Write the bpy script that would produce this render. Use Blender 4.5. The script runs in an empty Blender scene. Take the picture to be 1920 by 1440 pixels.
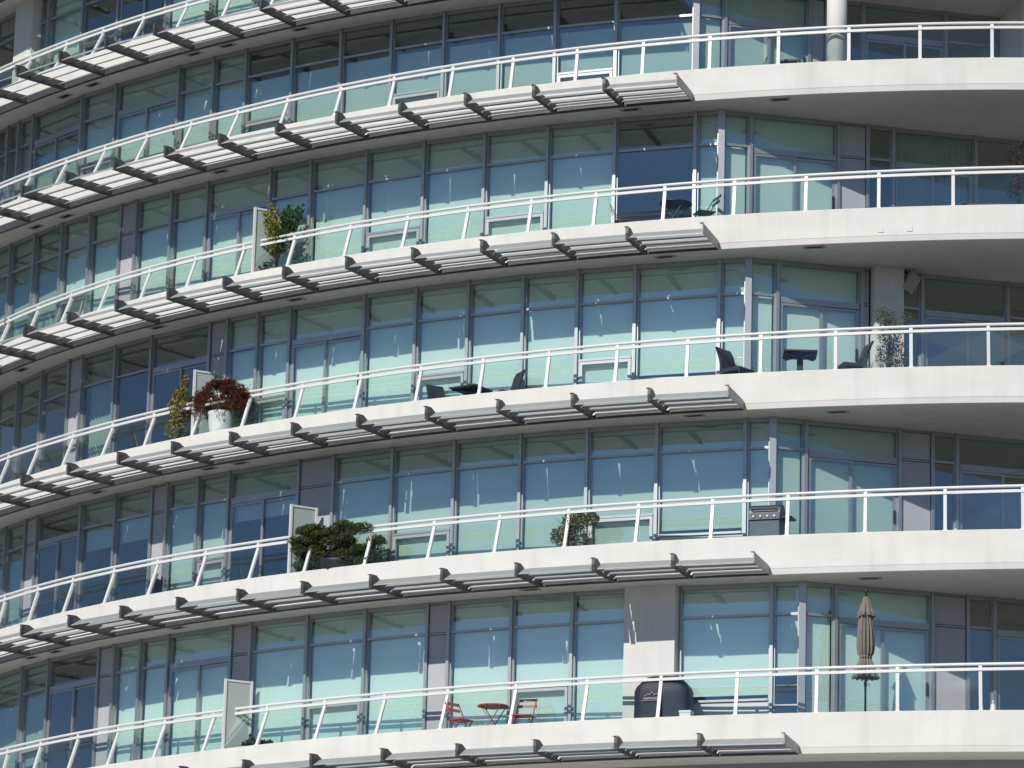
import bpy, bmesh, math, random
from mathutils import Vector, Matrix
from math import sin, cos, pi, radians

random.seed(7)
SC = bpy.context.scene
COL = SC.collection

# ------------------------------------------------------------------ camera, sky, sun, exposure
PITCH, ROLL = radians(14.7), radians(1.6)
cam_d = bpy.data.cameras.new("camera")
cam = bpy.data.objects.new("camera", cam_d)
COL.objects.link(cam)
cam_d.sensor_width = 36.0
cam_d.lens = 36.0 * 7870.4 / 1920.0
cam_d.clip_start, cam_d.clip_end = 1.0, 6000.0
_r0, _u0, _f0 = Vector((1, 0, 0)), Vector((0, -sin(PITCH), cos(PITCH))), Vector((0, cos(PITCH), sin(PITCH)))
_R = _r0 * cos(ROLL) + _u0 * sin(ROLL)
_U = _u0 * cos(ROLL) - _r0 * sin(ROLL)
cam.matrix_world = Matrix(((_R.x, _U.x, -_f0.x, 0.0), (_R.y, _U.y, -_f0.y, 0.0), (_R.z, _U.z, -_f0.z, 1.7), (0, 0, 0, 1)))
SC.camera = cam

SUN_AZ, SUN_EL = radians(-31.0), radians(35.0)          # azimuth measured from straight behind the camera
to_sun = Vector((sin(SUN_AZ) * cos(SUN_EL), -cos(SUN_AZ) * cos(SUN_EL), sin(SUN_EL)))
sun_d = bpy.data.lights.new("sun", 'SUN')
sun_d.energy = 3.9
sun_d.angle = radians(0.5)
sun_d.color = (1.0, 0.95, 0.875)
sun = bpy.data.objects.new("sun", sun_d)
COL.objects.link(sun)
sun.rotation_euler = to_sun.to_track_quat('Z', 'Y').to_euler()
sun.location = (-40, -40, 80)

world = bpy.data.worlds.new("World")
SC.world = world
world.use_nodes = True
wn = world.node_tree
wn.nodes.clear()
w_out = wn.nodes.new("ShaderNodeOutputWorld")
w_bg = wn.nodes.new("ShaderNodeBackground")
w_sky = wn.nodes.new("ShaderNodeTexSky")
w_sky.sky_type = 'NISHITA'
w_sky.sun_disc = False
w_sky.sun_elevation = SUN_EL
w_sky.sun_rotation = math.atan2(to_sun.x, to_sun.y)
w_sky.altitude = 50
w_sky.air_density, w_sky.dust_density, w_sky.ozone_density = 0.6, 0.0, 3.2
w_bg.inputs["Strength"].default_value = 0.09
wn.links.new(w_sky.outputs[0], w_bg.inputs[0])
wn.links.new(w_bg.outputs[0], w_out.inputs[0])

SC.view_settings.view_transform = 'Standard'
SC.view_settings.look = 'None'
SC.view_settings.gamma = 1.0
SC.view_settings.use_curve_mapping = False
SC.view_settings.exposure = 0.0
SC.render.engine = 'CYCLES'
SC.cycles.max_bounces = 10
SC.cycles.diffuse_bounces = 4
SC.cycles.glossy_bounces = 4
SC.cycles.transparent_max_bounces = 24
SC.cycles.use_denoising = True
SC.cycles.sample_clamp_indirect = 6.0

# ------------------------------------------------------------------ surveyed plan of the building
# per floor: curb top z, slab underside z, handrail top z, arc centre x, y, edge radius(theta), rail radius(theta), fitted range
FLOORS = {
    -1: (35.11, 34.5, 35.83, 11.73, 108.18, [-1.7558, -2.281, -1.3801, 28.235], [-1.7558, -2.8917, -1.3429, 28.2069], -1.018, -0.085),
    0: (32.338, 31.697, 33.089, 12.13, 108.48, [-1.7558, -2.281, -1.3801, 28.735], [-1.7558, -2.8917, -1.3429, 28.7069], -1.018, -0.085),
    1: (29.427, 28.758, 30.196, 13.115, 108.545, [-1.7536, -2.2781, -1.3784, 29.5991], [-1.7536, -2.8881, -1.3412, 29.571], -1.018, -0.085),
    2: (26.21, 25.51, 27.004, 13.727, 108.723, [2.1346, 3.1597, 0.9231, 30.5788], [2.1346, 3.6673, 1.826, 30.67], -1.013, -0.105),
    3: (22.872, 22.133, 23.711, 14.975, 109.94, [0.3091, -0.1788, -0.985, 32.0234], [0.3091, 0.572, 0.3154, 32.2641], -0.982, -0.139),
    4: (19.512, 18.739, 20.379, 15.597, 110.389, [4.0627, 5.8905, 2.042, 33.4678], [4.0627, 7.013, 3.6214, 33.7051], -0.96, -0.156),
    5: (15.989, 15.2, 16.89, 15.915, 110.32, [2.9178, 3.2442, 0.2172, 33.4178], [2.9178, 5.018, 2.5875, 33.8514], -0.953, -0.165),
    6: (12.38, 11.55, 13.34, 16.315, 110.82, [2.9178, 3.2442, 0.2172, 33.9178], [2.9178, 5.018, 2.5875, 34.3514], -0.953, -0.165),
}
POSTS = {0: [-1.3101, -1.2627, -1.2153, -1.1679, -1.1205, -1.0731, -1.0257, -0.9783, -0.9309, -0.8827, -0.8369, -0.7898, -0.7422, -0.6948, -0.6474, -0.6, -0.5526, -0.5052, -0.4578, -0.4104, -0.363, -0.3156, -0.2682, -0.2208, -0.1734, -0.126, -0.0786, -0.0312, 0.0162, 0.0636, 0.111, 0.1584, 0.2058, 0.2532], 1: [-1.3138, -1.2662, -1.2186, -1.171, -1.1234, -1.0758, -1.0282, -0.9806, -0.9363, -0.8897, -0.8426, -0.7952, -0.7482, -0.7014, -0.6534, -0.6047, -0.5585, -0.51, -0.4625, -0.4139, -0.3654, -0.3179, -0.2704, -0.2224, -0.1746, -0.1265, -0.0789, -0.0313, 0.0163, 0.0639, 0.1115, 0.1591, 0.2067, 0.2543], 2: [-1.306, -1.2587, -1.2114, -1.1641, -1.1168, -1.0695, -1.0222, -0.9749, -0.9292, -0.8826, -0.8359, -0.789, -0.7414, -0.694, -0.6477, -0.5994, -0.5526, -0.5054, -0.4577, -0.4108, -0.3624, -0.3145, -0.2666, -0.2188, -0.1707, -0.1234, -0.0761, -0.0288, 0.0185, 0.0658, 0.1131, 0.1604, 0.2077, 0.255], 3: [-1.3108, -1.2654, -1.22, -1.1746, -1.1292, -1.0838, -1.0384, -0.993, -0.9476, -0.9082, -0.8649, -0.8204, -0.7771, -0.7316, -0.6872, -0.6426, -0.5958, -0.5497, -0.5042, -0.4582, -0.4121, -0.366, -0.3195, -0.2731, -0.2272, -0.1807, -0.1353, -0.0899, -0.0445, 0.0009, 0.0463, 0.0917, 0.1371, 0.1825, 0.2279, 0.2733], 4: [-1.3337, -1.2892, -1.2447, -1.2002, -1.1557, -1.1112, -1.0667, -1.0222, -0.9777, -0.9332, -0.8898, -0.8484, -0.8046, -0.7617, -0.7182, -0.6739, -0.6305, -0.5857, -0.5408, -0.4956, -0.4499, -0.4051, -0.3589, -0.3132, -0.2672, -0.2208, -0.1763, -0.1318, -0.0873, -0.0428, 0.0017, 0.0462, 0.0907, 0.1352, 0.1797, 0.2242, 0.2687], 5: [-1.3207, -1.2762, -1.2317, -1.1872, -1.1427, -1.0982, -1.0537, -1.0092, -0.9647, -0.9202, -0.8795, -0.8378, -0.7963, -0.7525, -0.7094, -0.6657, -0.6211, -0.5773, -0.5333, -0.4876, -0.4416, -0.3958, -0.3497, -0.3029, -0.2565, -0.2097, -0.1652, -0.1207, -0.0762, -0.0317, 0.0128, 0.0573, 0.1018, 0.1463, 0.1908, 0.2353, 0.2798], -1: [-1.3101, -1.2627, -1.2153, -1.1679, -1.1205, -1.0731, -1.0257, -0.9783, -0.9309, -0.8827, -0.8369, -0.7898, -0.7422, -0.6948, -0.6474, -0.6, -0.5526, -0.5052, -0.4578, -0.4104, -0.363, -0.3156, -0.2682, -0.2208, -0.1734, -0.126, -0.0786, -0.0312, 0.0162, 0.0636, 0.111, 0.1584, 0.2058, 0.2532], 6: [-1.3207, -1.2762, -1.2317, -1.1872, -1.1427, -1.0982, -1.0537, -1.0092, -0.9647, -0.9202, -0.8795, -0.8378, -0.7963, -0.7525, -0.7094, -0.6657, -0.6211, -0.5773, -0.5333, -0.4876, -0.4416, -0.3958, -0.3497, -0.3029, -0.2565, -0.2097, -0.1652, -0.1207, -0.0762, -0.0317, 0.0128, 0.0573, 0.1018, 0.1463, 0.1908, 0.2353, 0.2798]}
BRACKETS = {1: (-0.3289, -0.04859), 2: (-0.3238, -0.04877), 3: (-0.329, -0.04725), 4: (-0.3229, -0.04644), 5: (-0.3122, -0.04706), 0: (-0.3289, -0.04859), -1: (-0.3289, -0.04859), 6: (-0.3122, -0.04706)}
VENTS = {0: [(-0.8387, -0.2), (-0.8779, -0.279), (-0.7249, -0.045), (-0.6911, -0.083), (-0.621, -0.087)], 1: [(-0.9212, -0.296), (-0.8819, -0.284), (-0.71, -0.156), (-0.3746, -0.212), (-0.2699, -0.247)], 2: [(-0.9395, -0.049), (-0.7719, -0.142), (-0.6423, -0.206), (-0.3625, -0.264), (-0.2614, -0.204)], 3: [(-0.8269, -0.007), (-0.7172, -0.086), (-0.6893, -0.113), (-0.3622, -0.245), (-0.2742, -0.463)], 4: [(-0.888, 0.046), (-0.8583, 0.0), (-0.736, -0.095), (-0.4724, -0.165), (-0.2668, -0.6)], 5: [(-0.2636, -1.325)]}
LEVELS = {
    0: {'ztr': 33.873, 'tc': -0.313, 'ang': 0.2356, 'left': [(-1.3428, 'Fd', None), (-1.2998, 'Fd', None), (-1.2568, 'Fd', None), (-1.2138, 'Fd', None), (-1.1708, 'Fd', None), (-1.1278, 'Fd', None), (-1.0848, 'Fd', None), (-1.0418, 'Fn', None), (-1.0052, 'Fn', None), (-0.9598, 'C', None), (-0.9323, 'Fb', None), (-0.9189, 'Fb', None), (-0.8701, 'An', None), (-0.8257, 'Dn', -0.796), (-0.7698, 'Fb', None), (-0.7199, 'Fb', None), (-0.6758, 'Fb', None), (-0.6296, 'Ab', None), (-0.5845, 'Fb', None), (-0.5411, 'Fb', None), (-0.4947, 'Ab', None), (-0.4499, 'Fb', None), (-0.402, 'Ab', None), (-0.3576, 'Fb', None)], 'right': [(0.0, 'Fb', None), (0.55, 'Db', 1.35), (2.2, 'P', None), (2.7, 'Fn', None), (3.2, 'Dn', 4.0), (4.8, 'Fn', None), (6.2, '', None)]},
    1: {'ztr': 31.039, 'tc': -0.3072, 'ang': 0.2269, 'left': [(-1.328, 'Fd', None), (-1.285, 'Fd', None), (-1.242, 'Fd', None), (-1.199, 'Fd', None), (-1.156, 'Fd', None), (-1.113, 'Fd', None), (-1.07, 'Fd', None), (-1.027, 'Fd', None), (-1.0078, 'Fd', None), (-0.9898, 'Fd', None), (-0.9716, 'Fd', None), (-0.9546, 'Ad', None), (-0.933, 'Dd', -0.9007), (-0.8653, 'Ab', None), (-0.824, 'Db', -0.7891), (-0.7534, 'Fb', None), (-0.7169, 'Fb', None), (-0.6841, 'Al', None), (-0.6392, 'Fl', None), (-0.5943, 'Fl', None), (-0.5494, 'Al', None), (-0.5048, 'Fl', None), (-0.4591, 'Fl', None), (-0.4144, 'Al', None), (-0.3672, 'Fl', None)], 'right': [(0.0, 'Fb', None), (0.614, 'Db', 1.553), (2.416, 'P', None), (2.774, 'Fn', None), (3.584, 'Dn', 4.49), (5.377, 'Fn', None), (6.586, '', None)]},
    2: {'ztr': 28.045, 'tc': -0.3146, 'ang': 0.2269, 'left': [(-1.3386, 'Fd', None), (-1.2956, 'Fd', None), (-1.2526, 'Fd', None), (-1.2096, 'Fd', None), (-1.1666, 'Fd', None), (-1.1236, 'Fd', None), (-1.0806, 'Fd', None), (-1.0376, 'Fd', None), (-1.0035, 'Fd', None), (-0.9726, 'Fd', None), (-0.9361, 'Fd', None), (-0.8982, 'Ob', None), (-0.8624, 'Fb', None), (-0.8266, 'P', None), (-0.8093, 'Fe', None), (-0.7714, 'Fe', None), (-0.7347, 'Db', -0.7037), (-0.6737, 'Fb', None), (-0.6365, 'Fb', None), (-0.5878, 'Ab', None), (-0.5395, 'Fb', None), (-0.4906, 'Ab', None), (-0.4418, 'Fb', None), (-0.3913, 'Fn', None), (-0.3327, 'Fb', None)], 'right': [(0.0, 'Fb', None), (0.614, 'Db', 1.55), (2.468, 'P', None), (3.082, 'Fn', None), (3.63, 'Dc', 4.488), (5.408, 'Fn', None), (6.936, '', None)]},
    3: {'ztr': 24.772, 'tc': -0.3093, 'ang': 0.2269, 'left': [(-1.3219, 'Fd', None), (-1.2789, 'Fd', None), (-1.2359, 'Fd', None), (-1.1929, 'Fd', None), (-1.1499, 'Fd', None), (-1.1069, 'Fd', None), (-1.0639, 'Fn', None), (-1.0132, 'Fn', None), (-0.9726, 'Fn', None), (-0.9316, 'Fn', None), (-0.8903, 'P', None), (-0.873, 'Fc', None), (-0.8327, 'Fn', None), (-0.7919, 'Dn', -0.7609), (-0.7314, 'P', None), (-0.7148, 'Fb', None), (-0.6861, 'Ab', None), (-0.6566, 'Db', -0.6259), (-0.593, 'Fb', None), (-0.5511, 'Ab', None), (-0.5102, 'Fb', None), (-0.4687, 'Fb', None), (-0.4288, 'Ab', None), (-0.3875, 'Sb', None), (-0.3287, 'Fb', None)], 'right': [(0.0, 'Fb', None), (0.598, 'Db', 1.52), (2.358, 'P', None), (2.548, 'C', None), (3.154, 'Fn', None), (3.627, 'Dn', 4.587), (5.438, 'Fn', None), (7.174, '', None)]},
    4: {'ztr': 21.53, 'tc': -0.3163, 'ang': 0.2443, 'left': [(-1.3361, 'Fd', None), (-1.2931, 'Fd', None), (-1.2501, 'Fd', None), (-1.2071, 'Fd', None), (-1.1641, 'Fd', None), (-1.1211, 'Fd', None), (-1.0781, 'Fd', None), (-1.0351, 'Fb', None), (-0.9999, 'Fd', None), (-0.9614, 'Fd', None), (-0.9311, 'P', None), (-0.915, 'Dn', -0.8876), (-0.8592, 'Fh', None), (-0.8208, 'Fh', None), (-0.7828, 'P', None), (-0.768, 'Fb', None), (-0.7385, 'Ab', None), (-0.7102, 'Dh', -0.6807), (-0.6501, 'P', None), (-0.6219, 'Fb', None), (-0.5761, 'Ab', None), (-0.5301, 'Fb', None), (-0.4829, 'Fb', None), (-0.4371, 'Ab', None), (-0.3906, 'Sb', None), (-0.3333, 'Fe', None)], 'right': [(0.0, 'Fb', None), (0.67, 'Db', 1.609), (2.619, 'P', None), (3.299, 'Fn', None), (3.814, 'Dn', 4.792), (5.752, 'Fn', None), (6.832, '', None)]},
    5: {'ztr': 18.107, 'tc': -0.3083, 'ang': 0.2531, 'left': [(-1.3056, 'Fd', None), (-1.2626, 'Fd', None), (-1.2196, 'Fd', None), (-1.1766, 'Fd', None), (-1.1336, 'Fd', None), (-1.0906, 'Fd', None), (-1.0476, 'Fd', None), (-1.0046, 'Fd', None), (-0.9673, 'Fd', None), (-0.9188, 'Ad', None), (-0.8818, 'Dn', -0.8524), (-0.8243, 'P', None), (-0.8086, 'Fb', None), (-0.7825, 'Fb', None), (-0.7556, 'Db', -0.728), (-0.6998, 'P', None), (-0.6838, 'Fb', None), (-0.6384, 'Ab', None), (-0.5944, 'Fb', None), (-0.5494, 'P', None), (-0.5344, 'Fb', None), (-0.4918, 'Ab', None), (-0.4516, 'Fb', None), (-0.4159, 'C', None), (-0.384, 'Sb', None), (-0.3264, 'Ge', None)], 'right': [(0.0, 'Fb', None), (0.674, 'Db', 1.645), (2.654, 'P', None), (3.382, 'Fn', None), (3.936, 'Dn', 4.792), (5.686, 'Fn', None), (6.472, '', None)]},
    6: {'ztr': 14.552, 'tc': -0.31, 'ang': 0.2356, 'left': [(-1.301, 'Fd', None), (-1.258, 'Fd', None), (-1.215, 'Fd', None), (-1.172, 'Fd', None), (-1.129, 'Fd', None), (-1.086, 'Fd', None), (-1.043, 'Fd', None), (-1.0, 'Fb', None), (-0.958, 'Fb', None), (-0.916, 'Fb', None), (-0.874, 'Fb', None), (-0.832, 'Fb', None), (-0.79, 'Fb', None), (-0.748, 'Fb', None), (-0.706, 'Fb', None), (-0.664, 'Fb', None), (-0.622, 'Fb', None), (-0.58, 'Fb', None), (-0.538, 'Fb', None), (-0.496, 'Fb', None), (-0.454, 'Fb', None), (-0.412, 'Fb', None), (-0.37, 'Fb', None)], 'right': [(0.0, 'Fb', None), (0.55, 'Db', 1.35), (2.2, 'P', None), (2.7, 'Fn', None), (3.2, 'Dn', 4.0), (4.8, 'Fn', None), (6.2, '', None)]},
}

# ------------------------------------------------------------------ materials
def new_mat(name):
    m = bpy.data.materials.new(name)
    m.use_nodes = True
    nt = m.node_tree
    return m, nt, nt.nodes["Principled BSDF"]

def mat(name, col, rough=0.6, metal=0.0, vary=0.0, scale=6.0, bump=0.0, spec=0.5):
    m, nt, b = new_mat(name)
    b.inputs["Roughness"].default_value = rough
    b.inputs["Metallic"].default_value = metal
    b.inputs["Specular IOR Level"].default_value = spec
    b.inputs["Base Color"].default_value = (*col, 1)
    if vary or bump:
        tc = nt.nodes.new("ShaderNodeTexCoord")
        n = nt.nodes.new("ShaderNodeTexNoise")
        n.inputs["Scale"].default_value = scale
        n.inputs["Detail"].default_value = 6
        nt.links.new(tc.outputs["Object"], n.inputs["Vector"])
        if vary:
            r = nt.nodes.new("ShaderNodeMapRange")
            r.inputs["From Min"].default_value, r.inputs["From Max"].default_value = 0.3, 0.7
            r.inputs["To Min"].default_value, r.inputs["To Max"].default_value = 1 - vary, 1 + vary
            mul = nt.nodes.new("ShaderNodeVectorMath")
            mul.operation = 'SCALE'
            mul.inputs[0].default_value = col
            nt.links.new(n.outputs["Fac"], r.inputs["Value"])
            nt.links.new(r.outputs[0], mul.inputs["Scale"])
            nt.links.new(mul.outputs[0], b.inputs["Base Color"])
        if bump:
            bp = nt.nodes.new("ShaderNodeBump")
            bp.inputs["Strength"].default_value = bump
            bp.inputs["Distance"].default_value = 0.01
            nt.links.new(n.outputs["Fac"], bp.inputs["Height"])
            nt.links.new(bp.outputs[0], b.inputs["Normal"])
    return m

def concrete(name, col):
    """painted concrete: broad patches, faint vertical rain streaks, small dark marks"""
    m, nt, b = new_mat(name)
    L = nt.links.new
    b.inputs["Roughness"].default_value = 0.85
    b.inputs["Specular IOR Level"].default_value = 0.2
    tc = nt.nodes.new("ShaderNodeTexCoord")
    def noise(sx, sy, sz, scale, lo, hi, a, c, detail=5):
        mp = nt.nodes.new("ShaderNodeMapping")
        mp.inputs["Scale"].default_value = (sx, sy, sz)
        L(tc.outputs["Object"], mp.inputs[0])
        n = nt.nodes.new("ShaderNodeTexNoise")
        n.inputs["Scale"].default_value = scale
        n.inputs["Detail"].default_value = detail
        L(mp.outputs[0], n.inputs["Vector"])
        r = nt.nodes.new("ShaderNodeMapRange")
        for k, v in zip(("From Min", "From Max", "To Min", "To Max"), (lo, hi, a, c)):
            r.inputs[k].default_value = v
        L(n.outputs["Fac"], r.inputs["Value"])
        return r.outputs[0]
    f1 = noise(1, 1, 2.0, 0.9, 0.3, 0.7, 0.94, 1.03)
    f2 = noise(3.2, 3.2, 0.35, 1.0, 0.50, 0.72, 1.0, 0.91)
    f3 = noise(1, 1, 2.6, 2.3, 0.66, 0.78, 1.0, 0.90, 8)
    def mulm(a, c):
        x = nt.nodes.new("ShaderNodeMath")
        x.operation = 'MULTIPLY'
        L(a, x.inputs[0]); L(c, x.inputs[1])
        return x.outputs[0]
    v = mulm(mulm(f1, f2), f3)
    s = nt.nodes.new("ShaderNodeVectorMath")
    s.operation = 'SCALE'
    s.inputs[0].default_value = col
    L(v, s.inputs["Scale"])
    L(s.outputs[0], b.inputs["Base Color"])
    n = nt.nodes.new("ShaderNodeTexNoise")
    n.inputs["Scale"].default_value = 7
    n.inputs["Detail"].default_value = 8
    L(tc.outputs["Object"], n.inputs["Vector"])
    bp = nt.nodes.new("ShaderNodeBump")
    bp.inputs["Strength"].default_value = 0.25
    bp.inputs["Distance"].default_value = 0.012
    L(n.outputs["Fac"], bp.inputs["Height"])
    L(bp.outputs[0], b.inputs["Normal"])
    return m

def glass(name, tint, f0, wave=0.0):
    """clear pane: tinted straight-through light plus a Fresnel mirror"""
    m = bpy.data.materials.new(name)
    m.use_nodes = True
    nt = m.node_tree
    nt.nodes.clear()
    L = nt.links.new
    out = nt.nodes.new("ShaderNodeOutputMaterial")
    mix = nt.nodes.new("ShaderNodeMixShader")
    tr = nt.nodes.new("ShaderNodeBsdfTransparent")
    tr.inputs["Color"].default_value = (*tint, 1)
    gl = nt.nodes.new("ShaderNodeBsdfGlossy")
    gl.inputs["Roughness"].default_value = 0.0
    gl.inputs["Color"].default_value = (0.95, 0.97, 1, 1)
    lw = nt.nodes.new("ShaderNodeLayerWeight")
    lw.inputs["Blend"].default_value = 0.5
    p = nt.nodes.new("ShaderNodeMath"); p.operation = 'POWER'; p.inputs[1].default_value = 5.0
    r = nt.nodes.new("ShaderNodeMapRange")
    r.inputs["To Min"].default_value, r.inputs["To Max"].default_value = f0, 1.0
    L(lw.outputs["Facing"], p.inputs[0]); L(p.outputs[0], r.inputs["Value"])
    L(r.outputs[0], mix.inputs[0]); L(tr.outputs[0], mix.inputs[1]); L(gl.outputs[0], mix.inputs[2])
    if wave:
        tc = nt.nodes.new("ShaderNodeTexCoord")
        n = nt.nodes.new("ShaderNodeTexNoise")
        n.inputs["Scale"].default_value = 0.8
        n.inputs["Detail"].default_value = 1
        L(tc.outputs["Object"], n.inputs["Vector"])
        bp = nt.nodes.new("ShaderNodeBump")
        bp.inputs["Strength"].default_value = wave
        bp.inputs["Distance"].default_value = 0.02
        L(n.outputs["Fac"], bp.inputs["Height"]); L(bp.outputs[0], gl.inputs["Normal"])
    L(mix.outputs[0], out.inputs[0])
    return m

def leaf_mat(name, c1, c2, trans=0.35):
    m, nt, b = new_mat(name)
    L = nt.links.new
    b.inputs["Roughness"].default_value = 0.55
    tc = nt.nodes.new("ShaderNodeTexCoord")
    n = nt.nodes.new("ShaderNodeTexNoise")
    n.inputs["Scale"].default_value = 9
    L(tc.outputs["Object"], n.inputs["Vector"])
    cr = nt.nodes.new("ShaderNodeValToRGB")
    cr.color_ramp.elements[0].position, cr.color_ramp.elements[1].position = 0.35, 0.65
    cr.color_ramp.elements[0].color, cr.color_ramp.elements[1].color = (*c1, 1), (*c2, 1)
    L(n.outputs["Fac"], cr.inputs[0]); L(cr.outputs[0], b.inputs["Base Color"])
    t = nt.nodes.new("ShaderNodeBsdfTranslucent")
    L(cr.outputs[0], t.inputs["Color"])
    mx = nt.nodes.new("ShaderNodeMixShader")
    mx.inputs[0].default_value = trans
    o = nt.nodes["Material Output"]
    L(b.outputs[0], mx.inputs[1]); L(t.outputs[0], mx.inputs[2]); L(mx.outputs[0], o.inputs[0])
    return m

M = dict(
    concrete=concrete("painted_concrete", (0.745, 0.73, 0.68)),
    column=concrete("column_paint", (0.72, 0.71, 0.675)),
    frame=mat("anodised_frame", (0.43, 0.445, 0.455), 0.42, 0.72, 0.04, 3),
    sash=mat("sash_frame", (0.52, 0.53, 0.535), 0.42, 0.5),
    gasket=mat("black_gasket", (0.012, 0.012, 0.014), 0.7),
    panel=mat("grey_panel", (0.46, 0.455, 0.485), 0.6, 0.0, 0.03, 2),
    sill=mat("sill_panel", (0.66, 0.67, 0.69), 0.5),
    rail=mat("white_rail", (0.74, 0.75, 0.74), 0.38),
    slat=mat("aluminium_slat", (0.40, 0.425, 0.43), 0.45, 0.25, 0.05, 4),
    bracket=mat("dark_bracket", (0.085, 0.088, 0.088), 0.5, 0.2, 0.15, 9),
    endplate=mat("end_plate", (0.40, 0.40, 0.385), 0.5, 0.1, 0.1, 8),
    wglass=glass("window_glass", (0.915, 0.99, 0.962), 0.150, 0.05),
    rglass=glass("rail_glass", (0.955, 0.985, 0.98), 0.035),
    frost=mat("frosted_glass", (0.42, 0.48, 0.45), 0.35),
    blind=mat("pale_blind", (0.80, 0.82, 0.78), 0.9, 0, 0.02, 2),
    blind_bright=mat("white_blind", (0.90, 0.91, 0.88), 0.9, 0, 0.02, 2),
    blind_mid=mat("beige_blind", (0.66, 0.68, 0.64), 0.9, 0, 0.02, 2),
    blind2=mat("grey_blind", (0.58, 0.60, 0.57), 0.9, 0, 0.02, 2),
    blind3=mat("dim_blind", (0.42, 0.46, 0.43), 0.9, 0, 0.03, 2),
    curtain=mat("curtain_cloth", (0.40, 0.42, 0.41), 0.95, 0, 0.04, 5),
    wall_in=mat("room_wall", (0.42, 0.41, 0.38), 0.9),
    floor_in=mat("room_floor", (0.22, 0.17, 0.12), 0.6),
    vent=mat("vent_slot", (0.03, 0.03, 0.03), 0.8),
    ventf=mat("vent_frame", (0.42, 0.41, 0.38), 0.7),
    lower=mat("lower_wall", (0.30, 0.31, 0.32), 0.5),
    deck=mat("balcony_tile", (0.17, 0.165, 0.155), 0.8, 0, 0.12, 3),
    ground=mat("street_ground", (0.035, 0.037, 0.03), 0.9, 0, 0.2, 0.2),
    red=mat("red_metal", (0.46, 0.085, 0.055), 0.5, 0, 0.10, 14),
    green=mat("green_metal", (0.02, 0.075, 0.06), 0.45),
    pink=mat("magenta_metal", (0.16, 0.03, 0.06), 0.45),
    darkmetal=mat("dark_metal", (0.035, 0.04, 0.045), 0.45, 0.3),
    wicker=mat("dark_wicker", (0.030, 0.032, 0.036), 0.7, 0, 0.5, 60, 0.6),
    cover=mat("grill_cover_cloth", (0.010, 0.016, 0.030), 0.6, 0, 0.25, 4, 0.3),
    logo=mat("logo_print", (0.55, 0.56, 0.56), 0.6),
    steel=mat("grill_steel", (0.10, 0.115, 0.13), 0.5, 0.2, 0.1, 5),
    knob=mat("white_plastic", (0.75, 0.76, 0.75), 0.4),
    canvas=mat("taupe_canvas", (0.215, 0.19, 0.16), 0.9, 0, 0.08, 10, 0.3),
    pot=mat("white_pot", (0.72, 0.74, 0.74), 0.4),
    darkpot=mat("dark_pot", (0.02, 0.025, 0.03), 0.5),
    bark=mat("twig_bark", (0.07, 0.05, 0.035), 0.9),
    speaker=mat("speaker_grey", (0.42, 0.40, 0.37), 0.6),
    leaf_lime=leaf_mat("lime_leaf", (0.10, 0.14, 0.02), (0.34, 0.33, 0.03)),
    leaf_green=leaf_mat("green_leaf", (0.025, 0.065, 0.018), (0.07, 0.14, 0.035)),
    leaf_varieg=leaf_mat("variegated_leaf", (0.12, 0.13, 0.035), (0.42, 0.36, 0.12)),
    leaf_red=leaf_mat("maple_leaf", (0.075, 0.018, 0.010), (0.17, 0.050, 0.022)),
    leaf_juniper=leaf_mat("juniper_leaf", (0.022, 0.05, 0.018), (0.10, 0.13, 0.028), 0.2),
    leaf_olive=leaf_mat("olive_leaf", (0.13, 0.13, 0.05), (0.27, 0.23, 0.08)),
    leaf_pale=leaf_mat("pale_leaf", (0.06, 0.085, 0.045), (0.22, 0.25, 0.15)),
    flower=mat("red_flower", (0.35, 0.05, 0.07), 0.7),
)

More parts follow.
